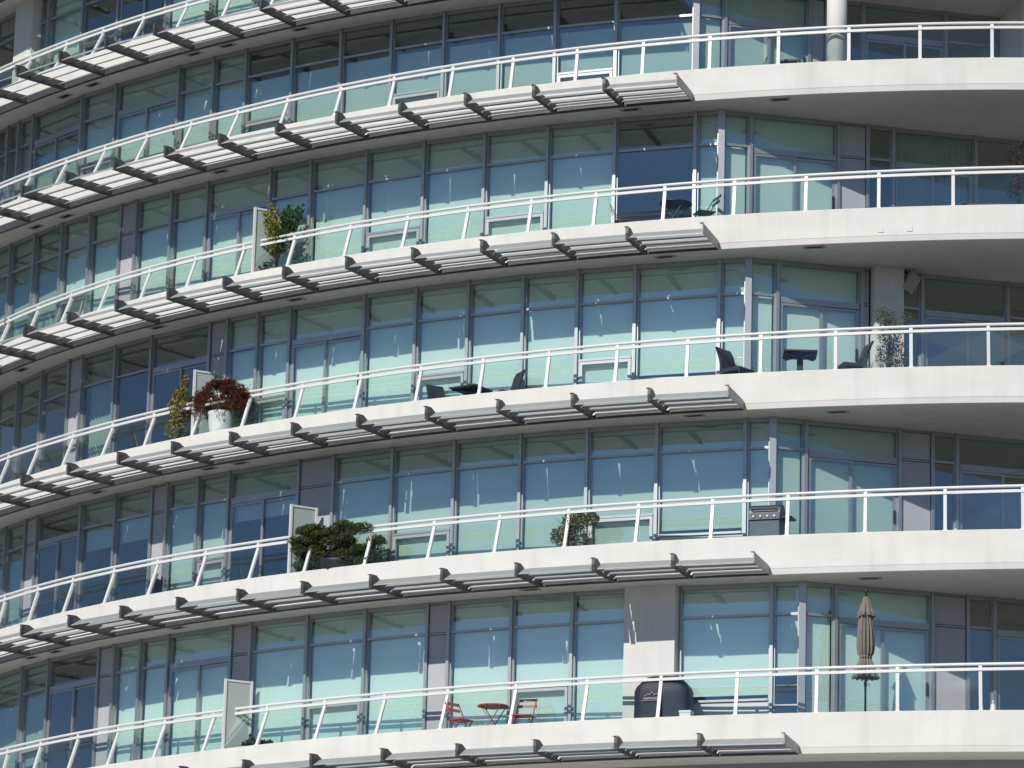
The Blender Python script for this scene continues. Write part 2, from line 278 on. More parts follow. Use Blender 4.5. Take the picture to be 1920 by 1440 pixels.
# ------------------------------------------------------------------ mesh helpers
class MB:
    def __init__(self):
        self.v, self.f, self.s = [], [], []
    def quad(self, idx, smooth=False):
        self.f.append(tuple(idx)); self.s.append(smooth)
    def box(self, x0, x1, y0, y1, z0, z1):
        b = len(self.v)
        self.v += [(x0, y0, z0), (x1, y0, z0), (x1, y1, z0), (x0, y1, z0), (x0, y0, z1), (x1, y0, z1), (x1, y1, z1), (x0, y1, z1)]
        for q in ((0, 3, 2, 1), (4, 5, 6, 7), (0, 1, 5, 4), (1, 2, 6, 5), (2, 3, 7, 6), (3, 0, 4, 7)):
            self.quad([b + i for i in q])
    def hexa(self, p):
        """eight corners: four below counter-clockwise, four above"""
        b = len(self.v)
        self.v += [tuple(q) for q in p]
        for q in ((0, 3, 2, 1), (4, 5, 6, 7), (0, 1, 5, 4), (1, 2, 6, 5), (2, 3, 7, 6), (3, 0, 4, 7)):
            self.quad([b + i for i in q])
    def bar(self, a, c, w, h, up=(0, 0, 1)):
        a, c = Vector(a), Vector(c)
        d = (c - a).normalized()
        s = d.cross(Vector(up))
        if s.length < 1e-4:
            s = d.cross(Vector((0, 1, 0)))
        s.normalize()
        t = s.cross(d)
        s, t = s * w / 2, t * h / 2
        self.hexa([a - s - t, a + s - t, c + s - t, c - s - t, a - s + t, a + s + t, c + s + t, c - s + t])
    def tube(self, pts, r, n=8, caps=True, smooth=True):
        pts = [Vector(p) for p in pts]
        b = len(self.v)
        rr = r if isinstance(r, (list, tuple)) else [r] * len(pts)
        for i, p in enumerate(pts):
            d = (pts[min(i + 1, len(pts) - 1)] - pts[max(i - 1, 0)]).normalized()
            s = d.cross(Vector((0, 0, 1)))
            if s.length < 1e-3:
                s = Vector((1, 0, 0))
            s.normalize()
            t = s.cross(d)
            for k in range(n):
                a = 2 * pi * k / n
                self.v.append(tuple(p + s * cos(a) * rr[i] + t * sin(a) * rr[i]))
        for i in range(len(pts) - 1):
            for k in range(n):
                k2 = (k + 1) % n
                self.quad((b + i * n + k, b + i * n + k2, b + (i + 1) * n + k2, b + (i + 1) * n + k), smooth)
        if caps:
            self.quad([b + k for k in range(n)][::-1])
            self.quad([b + (len(pts) - 1) * n + k for k in range(n)])
    def lathe(self, prof, n=20, c=(0, 0), smooth=True):
        b = len(self.v)
        for r, z in prof:
            for k in range(n):
                a = 2 * pi * k / n
                self.v.append((c[0] + r * cos(a), c[1] + r * sin(a), z))
        for i in range(len(prof) - 1):
            for k in range(n):
                k2 = (k + 1) % n
                self.quad((b + i * n + k, b + i * n + k2, b + (i + 1) * n + k2, b + (i + 1) * n + k), smooth)
        self.quad([b + k for k in range(n)][::-1])
        self.quad([b + (len(prof) - 1) * n + k for k in range(n)])
    def loft(self, rings, smooth=False, caps=True):
        b = len(self.v); n = len(rings[0])
        for r in rings:
            self.v += [tuple(p) for p in r]
        for i in range(len(rings) - 1):
            for k in range(n):
                k2 = (k + 1) % n
                self.quad((b + i * n + k, b + (i + 1) * n + k, b + (i + 1) * n + k2, b + i * n + k2), smooth)
        if caps:
            self.quad([b + k for k in range(n)])
            self.quad([b + (len(rings) - 1) * n + k for k in range(n)][::-1])
    def prism(self, poly, o, e1, e2, d):
        """polygon (a, b) in the plane e1, e2 through o, thickened along d"""
        o, e1, e2, d = Vector(o), Vector(e1), Vector(e2), Vector(d)
        b = len(self.v); n = len(poly)
        for s in (0, 1):
            self.v += [tuple(o + e1 * p[0] + e2 * p[1] + d * s) for p in poly]
        self.quad([b + k for k in range(n)][::-1])
        self.quad([b + n + k for k in range(n)])
        for k in range(n):
            k2 = (k + 1) % n
            self.quad((b + k, b + k2, b + n + k2, b + n + k))
    def mesh(self, name, material, flip_fix=True):
        me = bpy.data.meshes.new(name)
        me.from_pydata(self.v, [], self.f)
        me.polygons.foreach_set("use_smooth", self.s)
        if flip_fix:
            bm = bmesh.new(); bm.from_mesh(me)
            bmesh.ops.recalc_face_normals(bm, faces=bm.faces)
            bm.to_mesh(me); bm.free()
        me.materials.append(material)
        return me

def link(name, data, parent=None, loc=(0, 0, 0), rz=0.0):
    o = bpy.data.objects.new(name, data)
    COL.objects.link(o)
    if parent is not None:
        o.parent = parent
    o.location = loc
    o.rotation_euler = (0, 0, rz)
    return o

def part(name, mb, material, parent, loc=(0, 0, 0), rz=0.0):
    return link(name, mb.mesh(name, material), parent, loc, rz)

def thing(name, label, cat, loc=(0, 0, 0), rz=0.0, group=None):
    o = link(name, None, None, loc, rz)
    o.empty_display_size = 0.2
    o["label"], o["category"] = label, cat
    if group:
        o["group"] = group
    return o

# ------------------------------------------------------------------ plan curves
def _pv(p, t):
    r = 0.0
    for c in p:
        r = r * t + c
    return r

def _ev(p, t, lo, hi):
    tc = min(max(t, lo), hi)
    n = len(p) - 1
    d = [c * (n - i) for i, c in enumerate(p[:-1])]
    return _pv(p, tc) + _pv(d, tc) * (t - tc) * 0.5

def edge(k, t, off=0.0, z=0.0):
    """point on the slab edge of floor k at angle t, moved outward by off"""
    F = FLOORS[k]
    r = _ev(F[5], t, F[7], F[8]) + off
    return Vector((F[3] + r * sin(t), F[4] - r * cos(t), z))

def railp(k, t, off=0.0, z=0.0):
    F = FLOORS[k]
    r = max(_ev(F[6], t, F[7], F[8]), _ev(F[5], t, F[7], F[8]) - 0.36) + off
    return Vector((F[3] + r * sin(t), F[4] - r * cos(t), z))

def glassp(k, t, z=0.0):
    """glazing line of storey k, which hangs under slab k-1"""
    return edge(k - 1, t, -(0.72 + (t + 0.3) * 0.31 + 1.5 * max(0.0, -0.88 - t)), z)

def frange(a, b, n):
    return [a + (b - a) * i / n for i in range(n + 1)]

T0, T1 = -1.32, 0.16
DECK = 0.25            # balcony floor lies this far below the curb top

# ------------------------------------------------------------------ the ground
g = MB()
g.v = [(-2500, -2500, 0), (2500, -2500, 0), (2500, 2500, 0), (-2500, 2500, 0)]
g.f, g.s = [(0, 1, 2, 3)], [False]
go = link("ground", g.mesh("ground", M["ground"]))
go["kind"] = "structure"

# ------------------------------------------------------------------ the building
B0 = Vector((10.0, 92.0, 0.0))
bld = thing("apartment_building", "white curved apartment tower with stepped balcony bands, glass railings and slatted metal sunshades", "building", B0)

def bpart(name, mb, material, parent=None):
    """mb holds world coordinates; the part hangs under the building (or under a part standing at B0)"""
    mb.v = [(x - B0.x, y - B0.y, z - B0.z) for x, y, z in mb.v] if parent is None or parent.get("_b0") else mb.v
    o = part(name, mb, material, parent if parent is not None else bld)
    return o

def world_part(name, mb, material, parent):
    """part given in world coordinates, under a parent whose own origin is B0 as well"""
    mb.v = [(x - B0.x, y - B0.y, z - B0.z) for x, y, z in mb.v]
    return part(name, mb, material, parent)

def local_part(name, mb, material, o, parent):
    """part given in world coordinates, its own origin moved to the point o"""
    mb.v = [(x - o.x, y - o.y, z - o.z) for x, y, z in mb.v]
    return part(name, mb, material, parent, o - B0)

# floor slabs with curb, drip band and soffit
SLABS = {}
for k in range(-1, 6):
    zt, zb = FLOORS[k][0], FLOORS[k][1]
    mb = MB()
    rings = []
    drip = 0.115
    for t in frange(T0, T1, 74):
        prof = [(-0.16, zt), (-0.012, zt), (0.0, zt - 0.012), (0.0, zb + drip + 0.006), (-0.006, zb + drip), (-0.026, zb + 0.006), (-0.032, zb),
                (-0.10, zb), (-7.5, zb), (-7.5, zt - DECK), (-0.16, zt - DECK)]
        rings.append([edge(k, t, o, z) for o, z in prof])
    mb.loft(rings)
    SLABS[k] = world_part("floor_slab", mb, M["concrete"], bld)

# grey tiles on the balcony floors
for k in range(-1, 6):
    z = FLOORS[k][0] - DECK
    mb = MB()
    mb.loft([[edge(k, t, o, zz) for o, zz in ((-0.165, z + 0.004), (-0.165, z + 0.024), (-4.5, z + 0.024), (-4.5, z + 0.004))] for t in frange(T0, T1, 60)])
    world_part("balcony_floor", mb, M["deck"], SLABS[k])

# soffit vents
for k, lst in VENTS.items():
    zb = FLOORS[k][1]
    for t, off in lst:
        off = min(off, -0.16)
        p = edge(k, t, off, zb)
        a = edge(k, t + 0.004, off, zb) - edge(k, t - 0.004, off, zb)
        rz = math.atan2(a.y, a.x)
        fr = MB()
        fr.box(-0.22, 0.22, -0.085, -0.055, -0.012, 0.0); fr.box(-0.22, 0.22, 0.055, 0.085, -0.012, 0.0)
        fr.box(-0.22, -0.15, -0.055, 0.055, -0.012, 0.0); fr.box(0.15, 0.22, -0.055, 0.055, -0.012, 0.0)
        vo = part("soffit_vent", fr, M["ventf"], SLABS[k], p - B0, rz)
        sl = MB()
        sl.box(-0.15, 0.15, -0.055, 0.055, -0.004, 0.0)
        for i in range(5):
            sl.box(-0.125 + i * 0.055, -0.105 + i * 0.055, -0.05, 0.05, -0.009, -0.004)
        part("vent_grille", sl, M["vent"], vo)

# two cover plates on the fascia of the second floor
for t in (-0.2170, -0.1985):
    o = edge(2, t, 0.0, FLOORS[2][1] + 0.24)
    a = edge(2, t + 0.004) - edge(2, t - 0.004)
    mb = MB()
    mb.box(-0.055, 0.055, -0.012, 0.0, -0.055, 0.055)
    part("cover_plate", mb, M["concrete"], SLABS[2], o - B0, math.atan2(a.y, a.x))

# room walls behind the glass
for k in range(0, 6):
    z0, z1 = FLOORS[k][0] - DECK, FLOORS[k - 1][1]
    mb = MB()
    rings = []
    for t in frange(T0, T1, 40):
        rings.append([edge(k - 1, t, o, z) for o, z in ((-5.2, z0), (-5.2, z1), (-5.35, z1), (-5.35, z0))])
    mb.loft(rings)
    world_part("room_wall", mb, M["wall_in"], bld)
    mb = MB()
    rings = []
    for t in frange(T0, T1, 40):
        rings.append([edge(k - 1, t, o, z) for o, z in ((-4.6, z0 + 0.004), (-4.6, z0 + 0.024), (-5.19, z0 + 0.024), (-5.19, z0 + 0.004))])
    mb.loft(rings)
    world_part("room_floor", mb, M["floor_in"], bld)

# storeys below the picture: one plain curved wall down to the ground
mb = MB()
mb.loft([[edge(5, t, o, z) for o, z in ((-0.9, 0.0), (-0.9, FLOORS[5][1]), (-1.2, FLOORS[5][1]), (-1.2, 0.0))] for t in frange(T0, T1, 60)])
world_part("lower_wall", mb, M["lower"], bld)
# added unseen pale slab at the tower foot, bouncing light to the lower soffits
mb = MB()
mb.loft([[edge(5, t, o, z) for o, z in ((-0.88, 0.0), (11.0, 0.0), (11.0, 6.0), (-0.88, 6.0))] for t in frange(T0, T1 + 0.25, 60)])
world_part("bounce_slab", mb, M["concrete"], bld)

# ------------------------------------------------------------------ railings
VT0, VT1 = -1.14, 0.06
for k in range(0, 6):
    zt, zr = FLOORS[k][0], FLOORS[k][2]
    hand = MB()
    hand.tube([railp(k, t, 0.0, zr - 0.03) for t in frange(VT0, VT1, 80)], 0.030, 10)
    ro = world_part("railing", hand, M["rail"], bld)
    bar = MB()
    bar.loft([[railp(k, t, o, z) for o, z in ((0.030, zr - 0.155), (0.030, zr - 0.100), (-0.015, zr - 0.100), (-0.015, zr - 0.155))] for t in frange(VT0, VT1, 80)])
    world_part("lower_rail", bar, M["rail"], ro)
    ps = [t for t in POSTS[k] if VT0 <= t <= VT1]
    h = zr - 0.155 - zt
    for t in ps:
        a = edge(k, t, -0.075, zt)
        c = railp(k, t, -0.012, zr - 0.150)
        tan = (edge(k, t + .003) - edge(k, t - .003)).normalized() * 0.033
        nor = Vector((tan.y, -tan.x, 0)).normalized() * 0.024
        mb = MB()
        mb.hexa([a - tan + nor, a + tan + nor, a + tan - nor, a - tan - nor, c - tan + nor, c + tan + nor, c + tan - nor, c - tan - nor])
        s0, s1 = railp(k, t, 0.006, zr - 0.102), railp(k, t, 0.0, zr - 0.045)
        tn, nn = tan * 0.95, nor * 0.5
        mb.hexa([s0 - tn + nn, s0 + tn + nn, s0 + tn - nn, s0 - tn - nn, s1 - tn + nn, s1 + tn + nn, s1 + tn - nn, s1 - tn - nn])
        # foot plate
        f0 = edge(k, t, -0.075, zt + 0.002)
        tf, nf = tan * 1.5, nor * 1.8
        mb.hexa([f0 - tf + nf, f0 + tf + nf, f0 + tf - nf, f0 - tf - nf] + [q + Vector((0, 0, 0.012)) for q in (f0 - tf + nf, f0 + tf + nf, f0 + tf - nf, f0 - tf - nf)])
        local_part("post", mb, M["rail"], a, ro)
    for t, t2 in zip(ps[:-1], ps[1:]):
        ga, gb = t + 0.0016, t2 - 0.0016
        q = []
        for off in (0.0, -0.010):
            q.append([edge(k, ga, -0.088 + off, zt + 0.03), edge(k, gb, -0.088 + off, zt + 0.03), railp(k, gb, -0.030 + off, zr - 0.15), railp(k, ga, -0.030 + off, zr - 0.15)])
        mb = MB()
        mb.hexa([q[0][0], q[0][1], q[1][1], q[1][0], q[0][3], q[0][2], q[1][2], q[1][3]])
        local_part("glass_panel", mb, M["rglass"], q[0][0], ro)

# ------------------------------------------------------------------ sunshades
SL_W, SL_A = 0.26, radians(32)
for k in range(-1, 6):
    zb = FLOORS[k][1]
    t_end, dt = BRACKETS[k]
    rail = MB()
    rail.loft([[edge(k, t, o, z) for o, z in ((-0.02, zb - 0.012), (0.045, zb - 0.012), (0.045, zb + 0.165), (-0.02, zb + 0.165))] for t in frange(VT0, t_end, 60)])
    so = world_part("sunshade", rail, M["bracket"], bld)
    proj = lambda t: 1.10 + (t_end - t) * 0.38
    bts = []
    t = t_end
    while t > VT0:
        bts.append(t); t += dt
    for i, t in enumerate(bts):
        o = edge(k, t, 0.0, zb)
        e1 = (edge(k, t, 1.0) - edge(k, t, 0.0)); e1.z = 0; e1.normalize()
        tn = Vector((-e1.y, e1.x, 0))
        P = proj(t)
        mb = MB()
        if i == 0:
            mb.prism([(0.022, 0.0), (P + 0.03, 0.0), (P + 0.05, 0.20), (0.022, 0.17)], o + tn * 0.01, e1, (0, 0, 1), tn * -0.02)
            mb.prism([(P - 0.02, 0.20), (P + 0.07, 0.20), (P + 0.07, 0.215), (P - 0.02, 0.215)], o - tn * 0.06, e1, (0, 0, 1), tn * 0.07)
            local_part("end_plate", mb, M["endplate"], o, so)
        else:
            mb.prism([(0.046, 0.0), (P + 0.02, 0.0), (P + 0.045, 0.10), (P + 0.035, 0.245), (P - 0.16, 0.255), (P - 0.36, 0.165), (0.046, 0.165)], o - tn * 0.008, e1, (0, 0, 1), tn * 0.016)
            mb.prism([(0.046, -0.026), (P + 0.03, -0.014), (P + 0.03, -0.002), (0.046, -0.002)], o - tn * 0.045, e1, (0, 0, 1), tn * 0.09)
            mb.prism([(P - 0.02, 0.228), (P + 0.06, 0.228), (P + 0.06, 0.236), (P - 0.02, 0.236)], o - tn * 0.06, e1, (0, 0, 1), tn * 0.07)
            mb.prism([(P + 0.012, -0.01), (P + 0.028, -0.01), (P + 0.052, 0.10), (P + 0.040, 0.235), (P + 0.024, 0.235), (P + 0.036, 0.10)], o - tn * 0.030, e1, (0, 0, 1), tn * 0.06)
            local_part("bracket", mb, M["bracket"], o, so)
    for i in range(len(bts) - 1):
        ta, tb = bts[i + 1], bts[i]
        r0 = FLOORS[k][5][-1]
        g0 = 0.036 / r0
        ga, gb = ta + g0, tb - g0 * (0.6 if i == 0 else 1.0)
        for j in range(4):
            fr = 1.0 - j * 0.265
            mb = MB()
            pr = []
            jo, jz, ja = random.gauss(0, 0.004), random.gauss(0, 0.003), SL_A + random.gauss(0, 0.018)
            for tt in (ga + abs(random.gauss(0, 0.0006)), gb - abs(random.gauss(0, 0.0006))):
                off = proj(tt) * fr + jo
                wj = SL_W if j < 3 else 0.11
                dx, dz = wj * cos(ja), wj * sin(ja)
                th = 0.008
                prof = [(off, 0.018), (off + 0.014, 0.004), (off + 0.014, 0.022)]
                prof = [(off + 0.012, 0.006), (off, 0.020 + th), (off - dx, 0.020 + dz + th), (off - dx + 0.004, 0.020 + dz), (off - 0.002, 0.020 - th)]
                pr.append([edge(k, tt, o, zb + z + jz) for o, z in prof])
            mb.loft(pr)
            local_part("slat", mb, M["slat"] if j < 3 else M["rail"], edge(k, ga, proj(ga) * fr, zb), so)

# ------------------------------------------------------------------ glazing
def jitter():
    return random.uniform(-1, 1)

def curtain_mesh(mb, x0, x1, y, z0, z1, waves, amp):
    n = waves * 6
    b = len(mb.v)
    for i in range(n + 1):
        x = x0 + (x1 - x0) * i / n
        yy = y + amp * sin(2 * pi * waves * i / n) + amp * 0.4 * sin(2.3 * i)
        mb.v += [(x, yy, z0), (x, yy, z1)]
    for i in range(n):
        mb.quad((b + 2 * i, b + 2 * i + 2, b + 2 * i + 3, b + 2 * i + 1), True)

AW = {0: 0.80, 1: 0.80, 2: 0.92, 3: 0.95, 4: 1.0, 5: 1.12}
SILL = {0: 0.4, 1: 0.4, 2: 0.4, 3: 0.46, 4: 0.56, 5: 0.68}

def bay(k, A, Bp, code, z0, z1, ztr, mid=None, jl=0.032, jr=0.032):
    """one glazed bay from A to Bp; x along the wall, y into the room, z from the balcony floor"""
    d = Bp - A
    L = d.length
    rz = math.atan2(d.y, d.x)
    loc = Vector((A.x, A.y, z0)) - B0
    H = z1 - z0
    tr = ztr - z0
    kind, bl = code[0], (code[1] if len(code) > 1 else '')
    a, b = jl, L - jr
    if kind == 'P':
        back = MB()
        back.box(0.0, L, 0.0, 0.05, 0.0, H)
        po = part("spandrel_panel", back, M["gasket"], bld, loc, rz)
        for q0, q1 in ((0.0, tr - 0.035), (tr + 0.0, H - 0.05)):
            mb = MB()
            mb.box(a + 0.010, b - 0.010, -0.022, 0.0, q0 + 0.012, q1 - 0.012)
            part("panel_board", mb, M["panel"], po)
        for q0, q1 in ((tr - 0.032, tr - 0.003), (H - 0.05, H)):
            mb = MB()
            mb.box(a, b, -0.03, 0.0, q0, q1)
            part("panel_trim", mb, M["frame"], po)
        return po
    fr = MB()
    # outer frame
    fr.box(a, b, -0.030, 0.06, H - 0.085, H)                       # head
    fr.box(a, a + 0.03, -0.012, 0.05, 0.0, H - 0.085)
    fr.box(b - 0.03, b, -0.012, 0.05, 0.0, H - 0.085)
    fr.box(a + 0.03, b - 0.03, -0.012, 0.05, 0.0, 0.06)
    x0, x1 = a + 0.03, b - 0.03
    panes = []
    name = "window"
    if kind == 'D':
        name = "balcony_door"
        fr.box(x0, x1, -0.035, 0.05, tr - 0.13, tr - 0.01)
        panes.append((x0, x1, tr - 0.01, H - 0.085))
    elif kind == 'G':
        fr.box(x0, x1, -0.025, 0.05, tr - 0.025, tr + 0.025)
        fr.box(x0, x1, -0.025, 0.05, 0.56, 0.60)
        panes += [(x0, x1, tr + 0.025, H - 0.085), (x0, x1, 0.60, tr - 0.025), (x0, x1, 0.06, 0.56)]
    else:
        fr.box(x0, x1, -0.025, 0.05, tr - 0.025, tr + 0.025)
        panes.append((x0, x1, tr + 0.025, H - 0.085))
        if kind in 'AO':
            h = AW[k]
            fr.box(x0, x1, -0.040, 0.05, h, h + 0.045)
            panes.append((x0, x1, h + 0.045, tr - 0.025))
        elif kind == 'S':
            h = SILL[k]
            fr.box(x0, x1, -0.045, 0.05, h, h + 0.045)
            panes.append((x0, x1, h + 0.045, tr - 0.025))
        else:
            panes.append((x0, x1, 0.06, tr - 0.025))
    wo = part(name, fr, M["frame"], bld, loc, rz)
    for p in panes:
        mb = MB()
        cx, cz = (p[0] + p[1]) / 2, (p[2] + p[3]) / 2
        mb.box(p[0] - cx, p[1] - cx, 0.0, 0.010, p[2] - cz, p[3] - cz)
        po = part("pane", mb, M["wglass"], wo, (cx, 0.012, cz), random.gauss(0, 0.004))
        po.rotation_euler.x = random.gauss(0, 0.006)
    if kind == 'S':
        mb = MB()
        mb.box(x0 + 0.006, x1 - 0.006, -0.008, 0.012, 0.066, SILL[k] - 0.008)
        part("sill_panel", mb, M["sill"], wo)
        mb = MB()
        mb.box(x0, x1, 0.014, 0.03, 0.06, SILL[k])
        part("sill_backing", mb, M["gasket"], wo)
    if kind in 'AO':
        h = AW[k]
        w = 0.06
        mb = MB()
        s0, s1, q0, q1 = x0 + 0.008, x1 - 0.008, 0.068, h - 0.008
        for bx in ((s0, s1, q1 - w, q1), (s0, s1, q0, q0 + w), (s0, s0 + w, q0 + w, q1 - w), (s1 - w, s1, q0 + w, q1 - w)):
            mb.box(bx[0], bx[1], -0.030, 0.02, bx[2], bx[3])
        sash = part("sash", mb, M["sash"], wo)
        mb2 = MB()
        mb2.box(s0 + w, s1 - w, 0.0, 0.01, q0 + w, q1 - w)
        pane = part("pane", mb2, M["wglass"], wo)
        if kind == 'O':                                             # hung from its top edge and pushed outward
            for o in (sash, pane):
                me = o.data
                for v in me.vertices:
                    v.co.z -= q1
                o.location = (0, 0, q1)
                o.rotation_euler = (radians(-15), 0, 0)
    if kind == 'D':
        m = (mid if mid else L / 2)
        top = tr - 0.13
        for i, (s0, s1, y) in enumerate(((x0, m + 0.03, -0.012), (m - 0.03, x1, 0.020))):
            mb = MB()
            w = 0.055
            for bx in ((s0, s1, top - w, top - 0.006), (s0, s1, 0.062, 0.062 + w), (s0, s0 + w, 0.062 + w, top - w), (s1 - w, s1, 0.062 + w, top - w)):
                mb.box(bx[0], bx[1], y - 0.014, y + 0.014, bx[2], bx[3])
            part("door_leaf", mb, M["frame"], wo)
            mb = MB()
            mb.box(s0 + w, s1 - w, y - 0.004, y + 0.006, 0.062 + w, top - w)
            part("pane", mb, M["wglass"], wo)
        mb = MB()
        hx = x1 - 0.04 if mid is None or mid < L * 0.6 else m
        mb.box(hx - 0.018, hx + 0.018, -0.045, 0.004, 0.95, 1.20)
        part("door_handle", mb, M["gasket"], wo)
    # what hangs behind the glass
    mb = None
    yb = 0.11
    base = 0.07 if kind != 'S' else SILL[k] + 0.14
    if kind == 'G':
        base = 0.78
    top = H - 0.02
    key = "blind"
    if bl == 'b':
        key = {0: "blind", 1: "blind_mid", 2: "blind", 3: "blind_bright", 4: "blind_mid", 5: "blind_bright"}[k]
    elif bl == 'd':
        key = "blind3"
    elif bl == 'l':
        top, key = tr - 0.10, "blind2"
    elif bl == 'h':
        base = tr - 0.42 - 0.1 * abs(jitter())
        key = "blind2"
    elif bl == 'e':
        base += 0.45
    if bl == 'c':
        mb = MB()
        curtain_mesh(mb, x0 + 0.05, x1 - 0.05, 0.16, 0.05, H - 0.05, max(4, int(L * 7)), 0.022)
        part("curtain", mb, M["curtain"], wo)
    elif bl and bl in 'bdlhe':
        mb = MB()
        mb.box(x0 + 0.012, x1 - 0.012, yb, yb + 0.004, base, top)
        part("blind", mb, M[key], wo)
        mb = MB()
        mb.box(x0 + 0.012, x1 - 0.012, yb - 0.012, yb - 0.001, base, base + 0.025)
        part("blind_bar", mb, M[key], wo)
    return wo

def mullion(P, n_ang, z0, z1, w=0.064, name="mullion", out=0.075):
    mb = MB()
    mb.box(-w / 2, w / 2, -out, 0.055, 0.0, z1 - z0)
    return part(name, mb, M["frame"], bld, Vector((P.x, P.y, z0)) - B0, n_ang)

def column_box(P, rz, w, out, z0, z1):
    mb = MB()
    mb.box(0.0, w, -out, 0.45, 0.0, z1 - z0)
    return part("column", mb, M["column"], bld, Vector((P.x, P.y, z0)) - B0, rz)

for k in range(0, 6):
    lv = LEVELS[k]
    z0, z1 = FLOORS[k][0] - DECK, FLOORS[k - 1][1]
    lst = [e for e in lv['left'] if e[0] > -1.10]
    ths = [e[0] for e in lst] + [lv['tc']]
    for i, (t, code, mid) in enumerate(lst):
        A, Bp = glassp(k, t), glassp(k, ths[i + 1])
        d = Bp - A
        rz = math.atan2(d.y, d.x)
        if code[0] == 'C':
            column_box(A, rz, d.length, 0.24, z0, z1)
            continue
        m = None
        if mid is not None:
            m = (glassp(k, mid) - A).dot(d.normalized())
        last = i == len(lst) - 1
        bay(k, A, Bp, code, z0, z1, lv['ztr'], m, jr=0.05 if last else 0.032)
        if i > 0 and lst[i - 1][1][0] != 'C':
            pv = glassp(k, ths[i - 1])
            n = ((A - pv).normalized() + d.normalized())
            mullion(A, math.atan2(n.y, n.x), z0, z1)
        if code[0] == 'P':                                          # a party wall stands behind each panel
            e = edge(k - 1, t + 0.006, -5.2) - edge(k - 1, t + 0.006, -0.80)
            pw = MB()
            s = Vector((-e.y, e.x, 0)).normalized() * 0.09
            o0 = edge(k - 1, t + 0.006, -0.80); o1 = edge(k - 1, t + 0.006, -5.2)
            pw.hexa([Vector((q.x, q.y, z)) for z in (z0 + 0.02, z1) for q in (o0 - s, o0 + s, o1 + s, o1 - s)])
            world_part("party_wall", pw, M["wall_in"], bld)
    # recessed wall to the right of the corner
    C = glassp(k, lv['tc'])
    u = Vector((cos(lv['ang']), sin(lv['ang']), 0))
    pv = glassp(k, ths[-2])
    nb = ((C - pv).normalized() + u)
    mullion(C, math.atan2(nb.y, nb.x), z0, z1, 0.13, "corner_post", 0.085)
    R_ = lv['right']
    for i in range(len(R_) - 1):
        s, code, mid = R_[i]
        e = R_[i + 1][0]
        A, Bp = C + u * s, C + u * e
        if code[0] == 'C':
            column_box(A, lv['ang'], e - s, 0.30, z0, z1)
            continue
        bay(k, A, Bp, code, z0, z1, lv['ztr'], None if mid is None else mid - s, jl=0.06 if i == 0 else 0.032)
        if i > 0 and R_[i - 1][1][0] != 'C':
            mullion(A, lv['ang'], z0, z1)
    s = R_[-1][0]
    A = C + u * s
    nrm = Vector((u.y, -u.x, 0))
    mb = MB()
    o0, o1 = A + nrm * 1.35, A - nrm * 2.5
    mb.hexa([Vector((q.x, q.y, z)) for z in (z0, z1) for q in (o0, o0 + u * 0.35, o1 + u * 0.35, o1)])
    world_part("side_wall", mb, M["column"], bld)

# round column at the top right
p = edge(1, -0.2321, -0.36)
mb = MB()
mb.lathe([(0.205, 0.0), (0.205, FLOORS[0][1] - FLOORS[1][0] + DECK)], 40)
part("round_column", mb, M["column"], bld, Vector((p.x, p.y, FLOORS[1][0] - DECK)) - B0)

# ------------------------------------------------------------------ things on the balconies
def spot(k, t, off):
    """balcony floor point, with the tangent angle of the parapet there"""
    p = edge(k, t, -off, FLOORS[k][0] - DECK)
    a = edge(k, t + .003) - edge(k, t - .003)
    return p, math.atan2(a.y, a.x)

def dup(root, loc, rz, label, group=None):
    r = root.copy(); COL.objects.link(r)
    r.location, r.rotation_euler = loc, (0, 0, rz)
    r["label"] = label
    if group:
        r["group"] = group
    for ch in list(root.children):
        c = ch.copy(); COL.objects.link(c); c.parent = r
        for gch in ch.children:
            d = gch.copy(); COL.objects.link(d); d.parent = c
    return r

# privacy screens between two flats
def make_screen(k, t, label, h=1.72, w=0.62):
    p, rz = spot(k, t, 0.10)
    o = thing("privacy_screen", label, "screen", p, rz + pi / 2 - 0.42, "frosted privacy screens between balconies")
    for x, n in ((0.0, "post"), (w - 0.045, "post")):
        mb = MB(); mb.box(x, x + 0.045, -0.03, 0.03, 0, h)
        part(n, mb, M["rail"], o)
    for z in (0.10, h - 0.045):
        mb = MB(); mb.box(0.045, w - 0.045, -0.022, 0.022, z, z + 0.04)
        part("frame_rail", mb, M["rail"], o)
    mb = MB(); mb.box(0.045, w - 0.045, -0.006, 0.006, 0.14, h - 0.045)
    part("frosted_pane", mb, M["frost"], o)
    return o

make_screen(2, -0.6803, "frosted privacy screen behind the lime green climbing plant")
make_screen(3, -0.7334, "frosted privacy screen half hidden by the dark red maple")
make_screen(4, -0.6438, "frosted privacy screen beside the spreading dark green conifer")
make_screen(5, -0.6945, "tall frosted privacy screen with small leafy plant at its foot")

